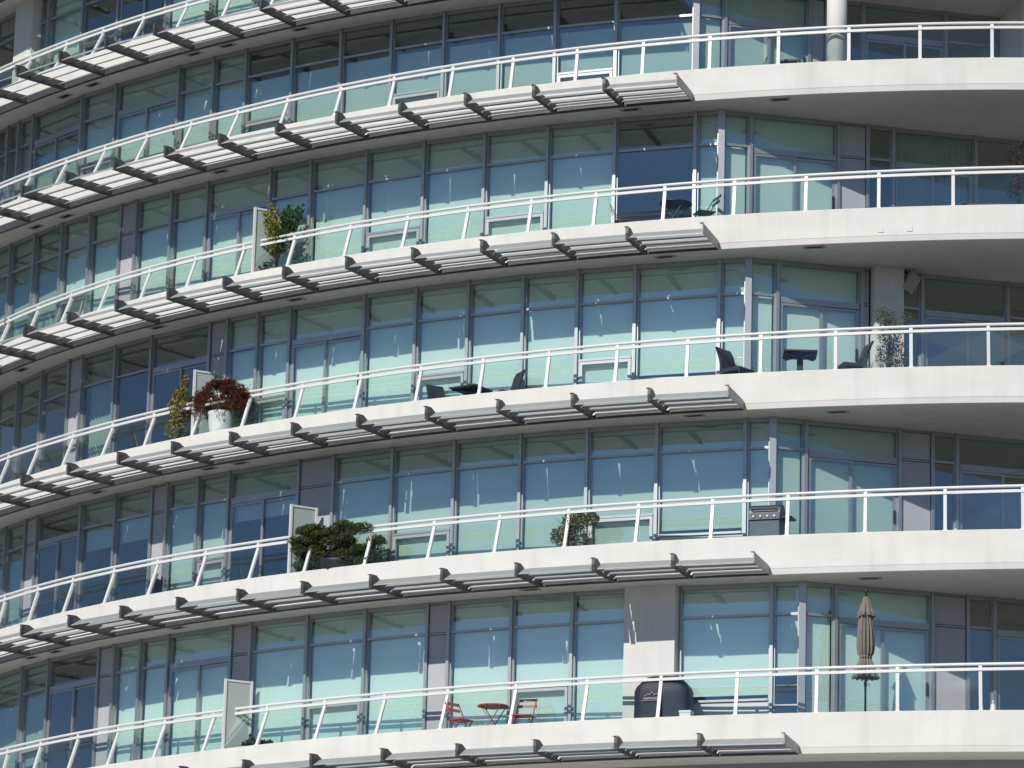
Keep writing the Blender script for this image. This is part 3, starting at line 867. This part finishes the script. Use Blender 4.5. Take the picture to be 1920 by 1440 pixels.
# folding bistro chairs: two slats in the back, slatted seat, crossed legs
def bistro_chair(label, loc, rz, m):
    o = thing("folding_chair", label, "chair", loc, rz, "folding bistro chairs")
    for z in (0.655, 0.775):                                        # seat in front (-y), back behind (+y)
        mb = MB()
        y = 0.17 + (z - 0.45) * 0.22
        mb.hexa([(-0.19, y, z), (0.19, y, z), (0.19, y + 0.012, z), (-0.19, y + 0.012, z), (-0.19, y + 0.015, z + 0.062), (0.19, y + 0.015, z + 0.062), (0.19, y + 0.027, z + 0.062), (-0.19, y + 0.027, z + 0.062)])
        part("back_slat", mb, m, o)
    for s in (-1, 1):
        mb = MB(); mb.bar((s * 0.175, -0.20, 0.0), (s * 0.175, 0.255, 0.83), 0.014, 0.026, (1, 0, 0))
        part("leg", mb, m, o)
        mb = MB(); mb.bar((s * 0.155, 0.22, 0.0), (s * 0.155, -0.19, 0.45), 0.014, 0.024, (1, 0, 0))
        part("leg", mb, m, o)
    for i in range(6):
        mb = MB(); mb.box(-0.19, 0.19, -0.20 + i * 0.062, -0.152 + i * 0.062, 0.445, 0.458)
        part("seat_slat", mb, m, o)
    mb = MB(); mb.bar((-0.155, 0.14, 0.09), (0.155, 0.14, 0.09), 0.012, 0.012)
    part("stretcher", mb, m, o)
    return o

def bistro_table(label, loc, rz, m, r=0.31, h=0.71):
    o = thing("bistro_table", label, "table", loc, rz)
    mb = MB(); mb.lathe([(r - 0.004, h - 0.022), (r, h - 0.018), (r, h - 0.004), (r - 0.004, h)], 40)
    part("table_top", mb, m, o)
    for s in (-1, 1):
        for y in (-0.17, 0.17):
            mb = MB(); mb.bar((s * 0.24, y, 0.0), (-s * 0.20, y, h - 0.03), 0.014, 0.024, (0, 1, 0))
            part("leg", mb, m, o)
    for s in (-1, 1):
        mb = MB(); mb.bar((s * 0.20, -0.24, h - 0.03), (s * 0.20, 0.24, h - 0.03), 0.02, 0.014)
        part("top_batten", mb, m, o)
    for y, s in ((-0.17, 1), (0.17, -1)):
        mb = MB(); mb.bar((0.17, y, 0.12), (0.17, -y, 0.12) if s > 0 else (-0.17, y, 0.12), 0.010, 0.010)
        part("brace", mb, m, o)
    return o

p, rz = spot(5, -0.5033, 0.36); bistro_table("round red folding table on the balcony left of the covered barbecue", p, rz + 0.2, M["red"])
p, rz = spot(5, -0.5245, 0.34); bistro_chair("red folding chair seen edge on, left of the round red table", p, rz + radians(72), M["red"])
p, rz = spot(5, -0.4822, 0.30); bistro_chair("red folding chair with broad red back slats, right of the round red table", p, rz + radians(-172) + pi, M["red"])
p, rz = spot(2, -0.3577, 0.45); bistro_table("dark round folding table in front of the unscreened blue window", p, rz, M["darkmetal"], 0.33, 0.70)
p, rz = spot(2, -0.3950, 0.42); bistro_chair("magenta folding chair at the left edge of the blue window", p, rz + radians(106), M["pink"]).scale = (0.9, 0.9, 0.86)
p, rz = spot(2, -0.3372, 0.45); bistro_chair("dark green folding chair right of the dark round table", p, rz + radians(-52), M["green"])
p, rz = spot(1, -0.2888, 0.62); bistro_chair("black folding chair on the top balcony left of the round column", p, rz + radians(-75), M["darkmetal"]).scale = (0.72, 0.72, 0.72)

# low table on the top balcony
p, rz = spot(1, -0.2655, 0.6)
o = thing("low_table", "low dark table on the top balcony beside the round column", "table", p, rz)
mb = MB(); mb.box(-0.22, 0.22, -0.2, 0.2, 0.44, 0.475); part("table_top", mb, M["darkmetal"], o)
for sx in (-1, 1):
    for sy in (-1, 1):
        mb = MB(); mb.box(sx * 0.19 - 0.018, sx * 0.19 + 0.018, sy * 0.17 - 0.018, sy * 0.17 + 0.018, 0, 0.44); part("leg", mb, M["darkmetal"], o)

# dark wicker armless chairs and tables
def wicker_chair(label, loc, rz, m=None, w=0.48, h=0.92, sh=0.44, d=1.0):
    m = m or M["wicker"]
    o = thing("wicker_chair", label, "chair", loc, rz, "dark woven balcony chairs")
    mb = MB()
    rings = []
    for z, y in ((0.10, 0.20 * d), (sh, 0.21 * d), (sh + (h - sh) * 0.4, 0.245 * d), (sh + (h - sh) * 0.75, 0.30 * d), (h, 0.36 * d)):   # the back leans away towards +y
        ww = w / 2 * (1.0 if z < h - 0.02 else 0.94)
        rings.append([(-ww, y - 0.03, z), (0, y - 0.012, z), (ww, y - 0.03, z), (ww, y + 0.02, z), (0, y + 0.035, z), (-ww, y + 0.02, z)])
    mb.loft(rings)
    part("backrest", mb, m, o)
    mb = MB(); mb.box(-w / 2, w / 2, -0.25 * d, 0.19 * d, sh - 0.07, sh); part("seat", mb, m, o)
    mb = MB(); mb.box(-w / 2, w / 2, -0.25 * d, -0.215 * d, sh - 0.14, sh - 0.07); part("seat_apron", mb, m, o)
    for sx in (-1, 1):
        for y in (-0.23 * d, 0.18 * d):
            mb = MB(); mb.box(sx * (w / 2 - 0.028) - 0.022, sx * (w / 2 - 0.028) + 0.022, y - 0.02, y + 0.02, 0, sh - 0.07); part("leg", mb, m, o)
    return o

def square_table(label, loc, rz, h=0.70, w=0.66):
    o = thing("square_table", label, "table", loc, rz)
    mb = MB(); mb.box(-w / 2, w / 2, -w / 2, w / 2, h - 0.03, h); part("table_top", mb, M["wicker"], o)
    mb = MB()
    for a, b in (((-1, -1), (1, 1)), ((-1, 1), (1, -1))):
        mb.bar((a[0] * w * .42, a[1] * w * .42, h - 0.055), (b[0] * w * .42, b[1] * w * .42, h - 0.055), 0.04, 0.03)
    part("cross_frame", mb, M["darkmetal"], o)
    mb = MB(); mb.box(-0.06, 0.06, -0.06, 0.06, 0.03, h - 0.07); part("pedestal", mb, M["wicker"], o)
    mb = MB(); mb.box(-0.2, 0.2, -0.2, 0.2, 0.0, 0.03); part("base", mb, M["darkmetal"], o)
    return o

p, rz = spot(3, -0.3375, 0.45); wicker_chair("dark woven chair left of the square table, its back against the low white sill", p, rz + radians(68))
p, rz = spot(3, -0.2975, 0.42); square_table("dark square pedestal table between two woven chairs by the corner doors", p, rz + 0.25)
p, rz = spot(3, -0.2655, 0.50); wicker_chair("dark woven chair right of the square table, beside the grey column", p, rz + radians(-62))
p, rz = spot(3, -0.5370, 0.40); wicker_chair("small black chair with curved back left of the black table", p, rz + radians(62), None, 0.40, 0.68, 0.30, 0.85)
p, rz = spot(3, -0.5151, 0.36); square_table("low black table between two small black chairs", p, rz - 0.1, 0.47, 0.64)
p, rz = spot(3, -0.4890, 0.34); wicker_chair("small black chair tilted back right of the black table", p, rz + radians(-40), None, 0.42, 0.78, 0.30, 0.85)
p, rz = spot(4, -0.7800, 0.42); wicker_chair("dark blue chair alone before the half shaded blue windows", p, rz + radians(-30), None, 0.46, 0.84, 0.34, 0.8)

# covered barbecue with a printed badge
p, rz = spot(5, -0.3965, 0.47)
o = thing("barbecue_cover", "barbecue under a black fitted cover with pale badge, standing before the white column", "barbecue", p, rz + 0.06)
mb = MB()
rings = []
prof = [(0.03, 0.60, 0.30), (0.18, 0.585, 0.295), (0.32, 0.555, 0.29), (0.60, 0.55, 0.285), (0.80, 0.555, 0.285), (0.90, 0.52, 0.27), (0.985, 0.44, 0.235), (1.06, 0.37, 0.20), (1.10, 0.31, 0.16), (1.115, 0.24, 0.11)]
for z, hx, hy in prof:
    ring = []
    for i in range(40):
        a = 2 * pi * i / 40
        ca, sa = cos(a), sin(a)
        fold = 1 + 0.028 * sin(9 * a + 2.2 * z) * max(0, (0.95 - z)) + 0.012 * sin(17 * a)
        ring.append((math.copysign(abs(ca) ** 0.45, ca) * hx * fold, math.copysign(abs(sa) ** 0.45, sa) * hy * 0.95 * fold, z + (0.012 * sin(5 * a) if z < 0.1 else 0)))
    rings.append(ring)
mb.loft(rings, True)
part("cover", mb, M["cover"], o)
txt = bpy.data.curves.new("badge_text", 'FONT')
txt.body = "NAPOLEON"
txt.align_x = 'CENTER'
txt.size = 0.062
txt.extrude = 0.001
_tmp = bpy.data.objects.new("badge_text_curve", txt)
tme = bpy.data.meshes.new_from_object(_tmp)
tme.name = "badge_text"
bpy.data.objects.remove(_tmp)
tme.materials.clear(); tme.materials.append(M["logo"])
to = link("badge_text", tme, o, (-0.16, -0.300, 0.63)); to.rotation_euler = (pi / 2, 0, 0)
mb = MB()
for q in (((-0.15, 0.0), (-0.08, 0.045), (-0.04, 0.02)), ((-0.06, 0.02), (0.0, 0.085), (0.055, 0.02)), ((0.03, 0.02), (0.08, 0.05), (0.15, 0.0))):
    for s, e in zip(q[:-1], q[1:]):
        mb.bar((s[0], 0, s[1]), (e[0], 0, e[1]), 0.004, 0.009, (0, 1, 0))
part("badge_peaks", mb, M["logo"], o, (-0.16, -0.303, 0.695))
mb = MB()
mb.bar((-0.2, 0, 0.0), (0.2, 0, 0.0), 0.004, 0.007, (0, 1, 0))
part("badge_line", mb, M["logo"], o, (-0.16, -0.303, 0.612))

# bare steel barbecue two floors higher up
p, rz = spot(4, -0.3275, 0.40)
o = thing("gas_barbecue", "grey steel gas barbecue with four pale knobs beside the corner post", "barbecue", p, rz)
mb = MB(); mb.box(-0.29, 0.29, -0.24, 0.24, 0.06, 0.60); part("cabinet", mb, M["steel"], o)
mb = MB(); mb.box(-0.31, 0.31, -0.275, 0.25, 0.605, 0.73); part("control_panel", mb, M["steel"], o)
mb = MB()
mb.loft([[(x, 0.24 * cos(a) , 0.735 + 0.20 * sin(a)) for a in [pi * i / 12 for i in range(13)]] for x in (-0.31, 0.31)], False)
part("lid", mb, M["steel"], o)
mb = MB(); mb.tube([(-0.25, -0.235, 0.80), (-0.25, -0.285, 0.80), (0.25, -0.285, 0.80), (0.25, -0.235, 0.80)], 0.012, 8); part("handle", mb, M["darkmetal"], o)
for i in range(4):
    mb = MB(); mb.lathe([(0.020, -0.0), (0.024, 0.008), (0.018, 0.028)], 12)
    kb = part("knob", mb, M["knob"], o, (-0.21 + i * 0.14, -0.277, 0.665)); kb.rotation_euler = (pi / 2, 0, 0)
mb = MB(); mb.box(0.315, 0.53, -0.2, 0.18, 0.64, 0.67); part("side_shelf", mb, M["darkmetal"], o)
for sx in (-1, 1):
    mb = MB(); mb.lathe([(0.03, 0.0), (0.035, 0.02), (0.03, 0.055)], 12); part("wheel", mb, M["darkmetal"], o, (sx * 0.25, -0.2, 0.0))

# closed parasol
p, rz = spot(5, -0.2772, 0.50)
o = thing("closed_parasol", "closed taupe parasol tied near its hem, standing before the corner doors", "parasol", p, 0.2)
mb = MB(); mb.lathe([(0.21, 0.0), (0.21, 0.05), (0.06, 0.075), (0.035, 0.09), (0.035, 0.32), (0.028, 0.33)], 28); part("base", mb, M["darkmetal"], o)
mb = MB(); mb.tube([(0, 0, 0.30), (0, 0, 2.62)], 0.021, 12); part("pole", mb, M["darkmetal"], o)
mb = MB(); mb.tube([(0.0, 0, 0.82), (0.0, 0, 0.92)], [0.03, 0.03], 10); mb.tube([(0.03, 0, 0.87), (0.075, 0, 0.87), (0.08, 0, 0.81)], 0.007, 6); part("crank", mb, M["darkmetal"], o)
def folds(prof, nf, n=96, ph=0.0):
    rings = []
    for z, r, d in prof:
        ring = []
        for i in range(n):
            a = 2 * pi * i / n
            rr = r * (1 + d * (abs(sin(nf * a / 2 + ph + 0.25 * sin(3 * z))) * 2 - 1) + 0.05 * sin(2 * a + 3 * z))
            ring.append((rr * cos(a), rr * sin(a), z + 0.03 * d * sin(nf * a + 1.0)))
        rings.append(ring)
    return rings
mb = MB()
mb.loft(folds([(2.46, 0.035, 0.05), (2.33, 0.075, 0.22), (2.10, 0.115, 0.28), (1.85, 0.135, 0.30), (1.60, 0.142, 0.30), (1.46, 0.128, 0.28), (1.385, 0.088, 0.22), (1.37, 0.085, 0.22), (1.33, 0.105, 0.26), (1.22, 0.140, 0.32), (1.08, 0.172, 0.36), (0.985, 0.198, 0.38), (0.978, 0.185, 0.38), (1.05, 0.10, 0.3)], 14), True)
part("canopy", mb, M["canvas"], o)
mb = MB()
mb.loft(folds([(2.56, 0.032, 0.03), (2.53, 0.050, 0.06), (2.40, 0.085, 0.16), (2.28, 0.118, 0.22), (2.17, 0.148, 0.30), (2.165, 0.135, 0.30), (2.25, 0.10, 0.2)], 8, 96, 0.6), True)
part("vent_cap", mb, M["canvas"], o)
mb = MB(); mb.loft(folds([(1.405, 0.098, 0.2), (1.405, 0.104, 0.2), (1.365, 0.104, 0.2), (1.365, 0.098, 0.2)], 14), True); part("tie_strap", mb, M["canvas"], o)
mb = MB(); mb.lathe([(0.020, 2.56), (0.024, 2.60), (0.016, 2.62), (0.030, 2.635), (0.044, 2.665), (0.044, 2.69), (0.028, 2.72), (0.004, 2.73)], 18); part("finial", mb, M["darkmetal"], o)

# speaker hung beside the grey column
k = 3
C3 = glassp(3, LEVELS[3]['tc']); u3 = Vector((cos(LEVELS[3]['ang']), sin(LEVELS[3]['ang']), 0)); n3 = Vector((u3.y, -u3.x, 0))
q = C3 + u3 * 3.30 + n3 * 0.22
o = thing("loudspeaker", "pale grey loudspeaker tilted down under the soffit right of the grey column", "loudspeaker", (q.x, q.y, FLOORS[2][1] - 0.27), LEVELS[3]['ang'])
mb = MB()
mb.loft([[(-0.13, -0.10, -0.20), (0.13, -0.10, -0.20), (0.10, 0.10, -0.20), (-0.10, 0.10, -0.20)], [(-0.13, -0.10, 0.20), (0.13, -0.10, 0.20), (0.10, 0.10, 0.20), (-0.10, 0.10, 0.20)]])
cb = part("cabinet", mb, M["speaker"], o); cb.rotation_euler = (radians(16), radians(24), radians(20))
mb = MB(); mb.bar((0, 0.02, 0.12), (-0.05, 0.12, 0.268), 0.03, 0.03); part("bracket", mb, M["darkmetal"], o)

# small odds and ends
p, rz = spot(5, -0.2057, 1.2)
o = thing("plastic_bottle", "white plastic bottle on the balcony floor far right of the parasol", "bottle", p)
mb = MB(); mb.lathe([(0.055, 0.0), (0.06, 0.02), (0.06, 0.50), (0.045, 0.57), (0.02, 0.60)], 18); part("bottle_body", mb, M["knob"], o)
mb = MB(); mb.lathe([(0.024, 0.602), (0.024, 0.65)], 14); part("cap", mb, M["knob"], o)
p, rz = spot(4, -0.2178, 1.0)
o = thing("garden_ornament", "small pale garden ornament near the right edge of the fourth balcony down", "ornament", p)
mb = MB(); mb.lathe([(0.09, 0.0), (0.10, 0.03), (0.07, 0.12), (0.085, 0.22), (0.05, 0.34), (0.065, 0.42), (0.02, 0.50)], 18); part("ornament_body", mb, M["pot"], o)
p, rz = spot(5, -0.3810, 0.30)
o = thing("storage_box", "small white storage box between the covered barbecue and the low sill", "box", p, rz)
mb = MB(); mb.box(-0.11, 0.11, -0.1, 0.1, 0.0, 0.36); part("box_body", mb, M["pot"], o)
mb = MB(); mb.box(-0.12, 0.12, -0.11, 0.11, 0.362, 0.40); part("lid", mb, M["knob"], o)
p, rz = spot(2, -0.1517, 0.75)
o = thing("low_bench", "low dark bench in the shade at the far right of the second balcony", "bench", p, rz)
mb = MB(); mb.box(-0.45, 0.45, -0.18, 0.18, 0.41, 0.46); part("seat", mb, M["darkmetal"], o)
for sx in (-1, 1):
    mb = MB(); mb.box(sx * 0.38 - 0.03, sx * 0.38 + 0.03, -0.16, 0.16, 0.0, 0.41); part("leg", mb, M["darkmetal"], o)

# ------------------------------------------------------------------ plants
def leaf_cloud(mb, c, rad, n, size, aspect=2.0, shell=0.35, droop=0.0, rng=random):
    """leaf-sized folded quads scattered through a lumpy ellipsoid"""
    for _ in range(n):
        while True:
            d = Vector((rng.uniform(-1, 1), rng.uniform(-1, 1), rng.uniform(-1, 1)))
            if shell * shell < d.length_squared < 1:
                break
        p = Vector((c[0] + d.x * rad[0], c[1] + d.y * rad[1], c[2] + d.z * rad[2]))
        s = size * rng.uniform(0.6, 1.25)
        a = Vector((rng.gauss(0, 1), rng.gauss(0, 1), rng.gauss(0, 0.7) - droop)).normalized()
        w = a.cross(Vector((rng.gauss(0, 1), rng.gauss(0, 1), rng.gauss(0, 1))))
        if w.length < 1e-3:
            continue
        w = w.normalized() * s / aspect
        a = a * s
        nn = a.cross(w).normalized() * s * 0.12
        b = len(mb.v)
        mb.v += [tuple(p - a * 0.5), tuple(p + w * 0.5 + nn), tuple(p + a * 0.5), tuple(p - w * 0.5 + nn)]
        mb.quad((b, b + 1, b + 2)); mb.quad((b, b + 2, b + 3))

def plant(name, label, cat, k, t, off, pot, stems, clouds, leafm, group=None, potm=None):
    p, rz = spot(k, t, off)
    o = thing(name, label, cat, p, rz, group)
    pt = MB(); pt.lathe(pot, 28)
    part("pot", pt, potm or M["darkpot"], o)
    soil = MB(); r, z = pot[-1]; soil.lathe([(r * 0.98, z - 0.02), (r * 0.98, z + 0.006)], 20); part("soil", soil, M["bark"], o)
    if stems:
        sm = MB()
        for s in stems:
            sm.tube(s, [0.009 - 0.007 * i / (len(s) - 1) for i in range(len(s))], 5)
        st = part("stem", sm, M["bark"], o); st["kind"] = "stuff"
    for i, (cl, lm) in enumerate(clouds):
        mb = MB()
        for c in cl:
            leaf_cloud(mb, *c)
        me = mb.mesh("foliage", lm, False)
        f = link("foliage", me, o); f["kind"] = "stuff"
    return o

def branchy(n, h, spread, lean=(0, 0), base=0.3, rng=random):
    out, tips = [], []
    for i in range(n):
        a = rng.uniform(0, 2 * pi); s = spread * rng.uniform(0.3, 1.0)
        pts = []
        for j in range(6):
            f = j / 5
            pts.append((cos(a) * s * f ** 1.4 + lean[0] * f + rng.gauss(0, .015), sin(a) * s * 0.6 * f ** 1.4 + lean[1] * f, base + (h - base) * f * rng.uniform(0.9, 1.0)))
        out.append(pts); tips.append(pts)
    return out, tips

# lime climbing plant on the second balcony
st, tips = branchy(20, 1.62, 0.62, (0.02, 0.05), 0.32)
cl1, cl2 = [], []
for s in tips:
    for j in (2, 3, 4, 5):
        q = s[j]
        (cl1 if q[0] < 0.12 and q[2] > 0.8 else cl2).append((q, (0.11, 0.08, 0.12), 24, 0.08, 1.7, 0.0))
cl2 += [((-0.30, 0, 0.45), (0.25, 0.12, 0.10), 120, 0.07, 1.8, 0.0), ((0.38, 0, 0.85), (0.20, 0.12, 0.32), 150, 0.065, 2.2, 0.0), ((0.45, 0, 0.48), (0.12, 0.1, 0.2), 60, 0.06, 2.0, 0.0)]
cl1 += [((-0.05, 0, 1.02), (0.26, 0.10, 0.14), 170, 0.08, 1.6, 0.0), ((-0.32, 0, 1.40), (0.06, 0.06, 0.10), 30, 0.07, 1.6, 0.0), ((0.0, 0, 1.5), (0.12, 0.06, 0.10), 40, 0.07, 1.6, 0.0)]
plant("climbing_shrub", "tall sparse shrub with lime yellow leaves in front of a frosted screen", "plant", 2, -0.6655, 0.34,
      [(0.24, 0.0), (0.29, 0.02), (0.32, 0.26), (0.325, 0.30)], st, [(cl1, M["leaf_lime"]), (cl2, M["leaf_green"])], None)

# variegated shrub left of the red maple
st, tips = branchy(14, 1.55, 0.30, (-0.02, 0.0), 0.30)
cl = [((0.0, 0, 1.05), (0.29, 0.18, 0.44), 850, 0.085, 1.7, 0.0), ((-0.10, 0, 0.55), (0.34, 0.16, 0.32), 330, 0.08, 1.7, 0.0), ((0.14, 0, 1.55), (0.11, 0.08, 0.18), 110, 0.07, 1.7, 0.0), ((-0.28, 0, 1.2), (0.12, 0.1, 0.2), 30, 0.06, 1.8, 0.0)]
plant("variegated_shrub", "upright yellow and green variegated shrub left of the dark red maple", "plant", 3, -0.7530, 0.34, [(0.15, 0.0), (0.19, 0.28)], st, [(cl, M["leaf_varieg"])], None)

# dark red maple in a white pot, hanging over the handrail
st, tips = branchy(26, 1.30, 0.85, (0, -0.05), 0.72)
cl = []
rng = random.Random(11)
for i in range(64):
    a = rng.uniform(0, 2 * pi); rr = math.sqrt(rng.random())
    x, y = 0.78 * rr * cos(a), 0.30 * rr * sin(a) - 0.10
    zt_ = 1.42 - 0.42 * rr ** 2.2 + rng.gauss(0, 0.04)
    cl.append(((x, y, zt_ - 0.05), (0.17, 0.12, 0.06), 85, 0.085, 4.6, 0.0, 0.6))
    if rr > 0.55:
        cl.append(((x, y - 0.03, zt_ - 0.20 - rng.random() * 0.12), (0.09, 0.07, 0.15), 40, 0.085, 4.6, 0.0, 1.2))
cl2 = [((0.66, 0.05, 0.62), (0.32, 0.14, 0.38), 700, 0.075, 3.5, 0.0, 0.6), ((0.3, -0.1, 0.8), (0.4, 0.12, 0.12), 200, 0.075, 4, 0.0, 0.6)]
plant("red_maple", "dark red feathery maple in a big white pot, spilling over the handrail", "plant", 3, -0.7135, 0.36,
      [(0.19, 0.0), (0.22, 0.04), (0.27, 0.40), (0.30, 0.66), (0.315, 0.70), (0.31, 0.73)], st, [(cl, M["leaf_red"]), (cl2, M["leaf_pale"])], None, None, M["pot"])

# spreading conifer on the fourth balcony
st, tips = branchy(22, 1.2, 1.05, (0.1, -0.1), 0.4)
cl = []
rng = random.Random(3)
for i in range(62):
    x = rng.uniform(-0.95, 0.98)
    top = 1.26 - 0.30 * abs(x + 0.02) ** 1.5 - (0.12 if x > 0.7 else 0)
    z = rng.uniform(0.30, top)
    cl.append(((x, rng.uniform(-0.20, 0.14), z), (0.22, 0.16, 0.10), 330, 0.072, 3.2, 0.0, 0.1))
for i in range(14):
    x = rng.uniform(-0.95, 0.35)
    cl.append(((x, rng.uniform(-0.34, -0.16), 1.02 + rng.uniform(-0.12, 0.18)), (0.24, 0.12, 0.08), 330, 0.072, 3.2, 0.0, 0.2))
plant("spreading_conifer", "wide dark green conifer bush overhanging the handrail beside a frosted screen", "plant", 4, -0.6110, 0.36,
      [(0.30, 0.0), (0.34, 0.03), (0.38, 0.42), (0.39, 0.46)], st, [(cl, M["leaf_juniper"])], None)

# light olive shrub
st, tips = branchy(16, 0.95, 0.5, (0.05, 0), 0.25)
cl = [((-0.22, 0, 0.55), (0.28, 0.16, 0.22), 620, 0.065, 2.0, 0.0), ((0.02, 0, 0.82), (0.28, 0.16, 0.22), 800, 0.065, 2.0, 0.0), ((0.38, 0, 0.85), (0.16, 0.12, 0.15), 330, 0.065, 2.0, 0.0), ((0.1, 0, 0.45), (0.4, 0.14, 0.2), 420, 0.06, 2.0, 0.0), ((-0.4, 0, 0.5), (0.12, 0.1, 0.1), 50, 0.06, 2, 0)]
plant("olive_shrub", "rounded olive yellow shrub behind the railing below the row of shaded windows", "plant", 4, -0.4475, 0.32, [(0.17, 0.0), (0.21, 0.25)], st, [(cl, M["leaf_olive"])], None)

# tall loose shrub against the grey column
st, tips = branchy(18, 1.55, 0.40, (0.05, 0.0), 0.28)
cl = [((0.05, 0, 0.60), (0.33, 0.18, 0.42), 1300, 0.05, 1.8, 0.0), ((0.0, 0, 1.12), (0.27, 0.16, 0.30), 620, 0.048, 1.8, 0.0), ((-0.10, 0, 1.45), (0.22, 0.12, 0.18), 240, 0.048, 1.8, 0.0), ((0.36, 0, 1.30), (0.12, 0.08, 0.26), 110, 0.048, 1.8, 0.0)]
plant("loose_shrub", "tall loose small leaved shrub in front of the grey column", "plant", 3, -0.2425, 0.52, [(0.16, 0.0), (0.2, 0.27)], st, [(cl, M["leaf_pale"])], None)

# two spiky little plants
def spiky(label, k, t, off, n, h, m):
    p, rz = spot(k, t, off)
    o = thing("spiky_plant", label, "plant", p, rz, "small spiky pot plants")
    pt = MB(); pt.lathe([(0.09, 0.0), (0.12, 0.20)], 20); part("pot", pt, M["darkpot"], o)
    for i in range(n):
        a = 2 * pi * i / n + random.uniform(-.2, .2)
        l = h * random.uniform(0.8, 1.1); s = 0.16 * random.uniform(0.6, 1.2)
        mb = MB()
        mb.hexa([(-0.012, -0.003, 0.19), (0.012, -0.003, 0.19), (0.012, 0.003, 0.19), (-0.012, 0.003, 0.19), (s * cos(a) - 0.002, s * sin(a) * .6 - 0.002, 0.2 + l), (s * cos(a) + 0.002, s * sin(a) * .6 - 0.002, 0.2 + l), (s * cos(a) + 0.002, s * sin(a) * .6 + 0.002, 0.2 + l), (s * cos(a) - 0.002, s * sin(a) * .6 + 0.002, 0.2 + l)])
        part("leaf", mb, m, o)
spiky("small spiky dark plant at the foot of the loose shrub", 3, -0.2545, 0.28, 11, 0.26, M["leaf_green"])
spiky("small pale spiky plant before the open dark doorway", 3, -0.2199, 0.42, 9, 0.22, M["leaf_pale"])

# low leafy plant at the screen on the lowest balcony
cl = [((-0.18, 0, 0.34), (0.18, 0.12, 0.12), 60, 0.12, 1.3, 0.0), ((0.10, 0, 0.32), (0.22, 0.12, 0.09), 60, 0.12, 1.3, 0.0), ((0.34, 0, 0.28), (0.10, 0.1, 0.09), 30, 0.12, 1.3, 0.0), ((-0.14, 0, 0.5), (0.07, 0.06, 0.08), 14, 0.11, 1.3, 0.0)]
plant("low_leafy_plant", "low broad leaved green plant in a trough at the foot of the tall screen", "plant", 5, -0.6718, 0.30, [(0.19, 0.0), (0.22, 0.20)], None, [(cl, M["leaf_green"])], None)

# red flowering shrub at the right edge
st, tips = branchy(12, 1.35, 0.35, (-0.05, 0), 0.3)
cl = [((-0.02, 0, 1.42), (0.24, 0.16, 0.26), 130, 0.09, 4.0, 0.0), ((0.0, 0, 1.0), (0.22, 0.16, 0.3), 120, 0.08, 3.0, 0.0)]
cl2 = [((0.0, 0, 0.70), (0.24, 0.16, 0.30), 260, 0.075, 2.2, 0.0)]
cl3 = [((-0.06, -0.10, 0.72), (0.14, 0.06, 0.10), 60, 0.06, 1.3, 0.0)]
plant("flowering_shrub", "tall shrub with reddish tips and red flowers at the right edge of the second balcony", "plant", 2, -0.1285, 0.42, [(0.16, 0.0), (0.2, 0.28)], st, [(cl, M["leaf_red"]), (cl2, M["leaf_green"]), (cl3, M["flower"])], None)
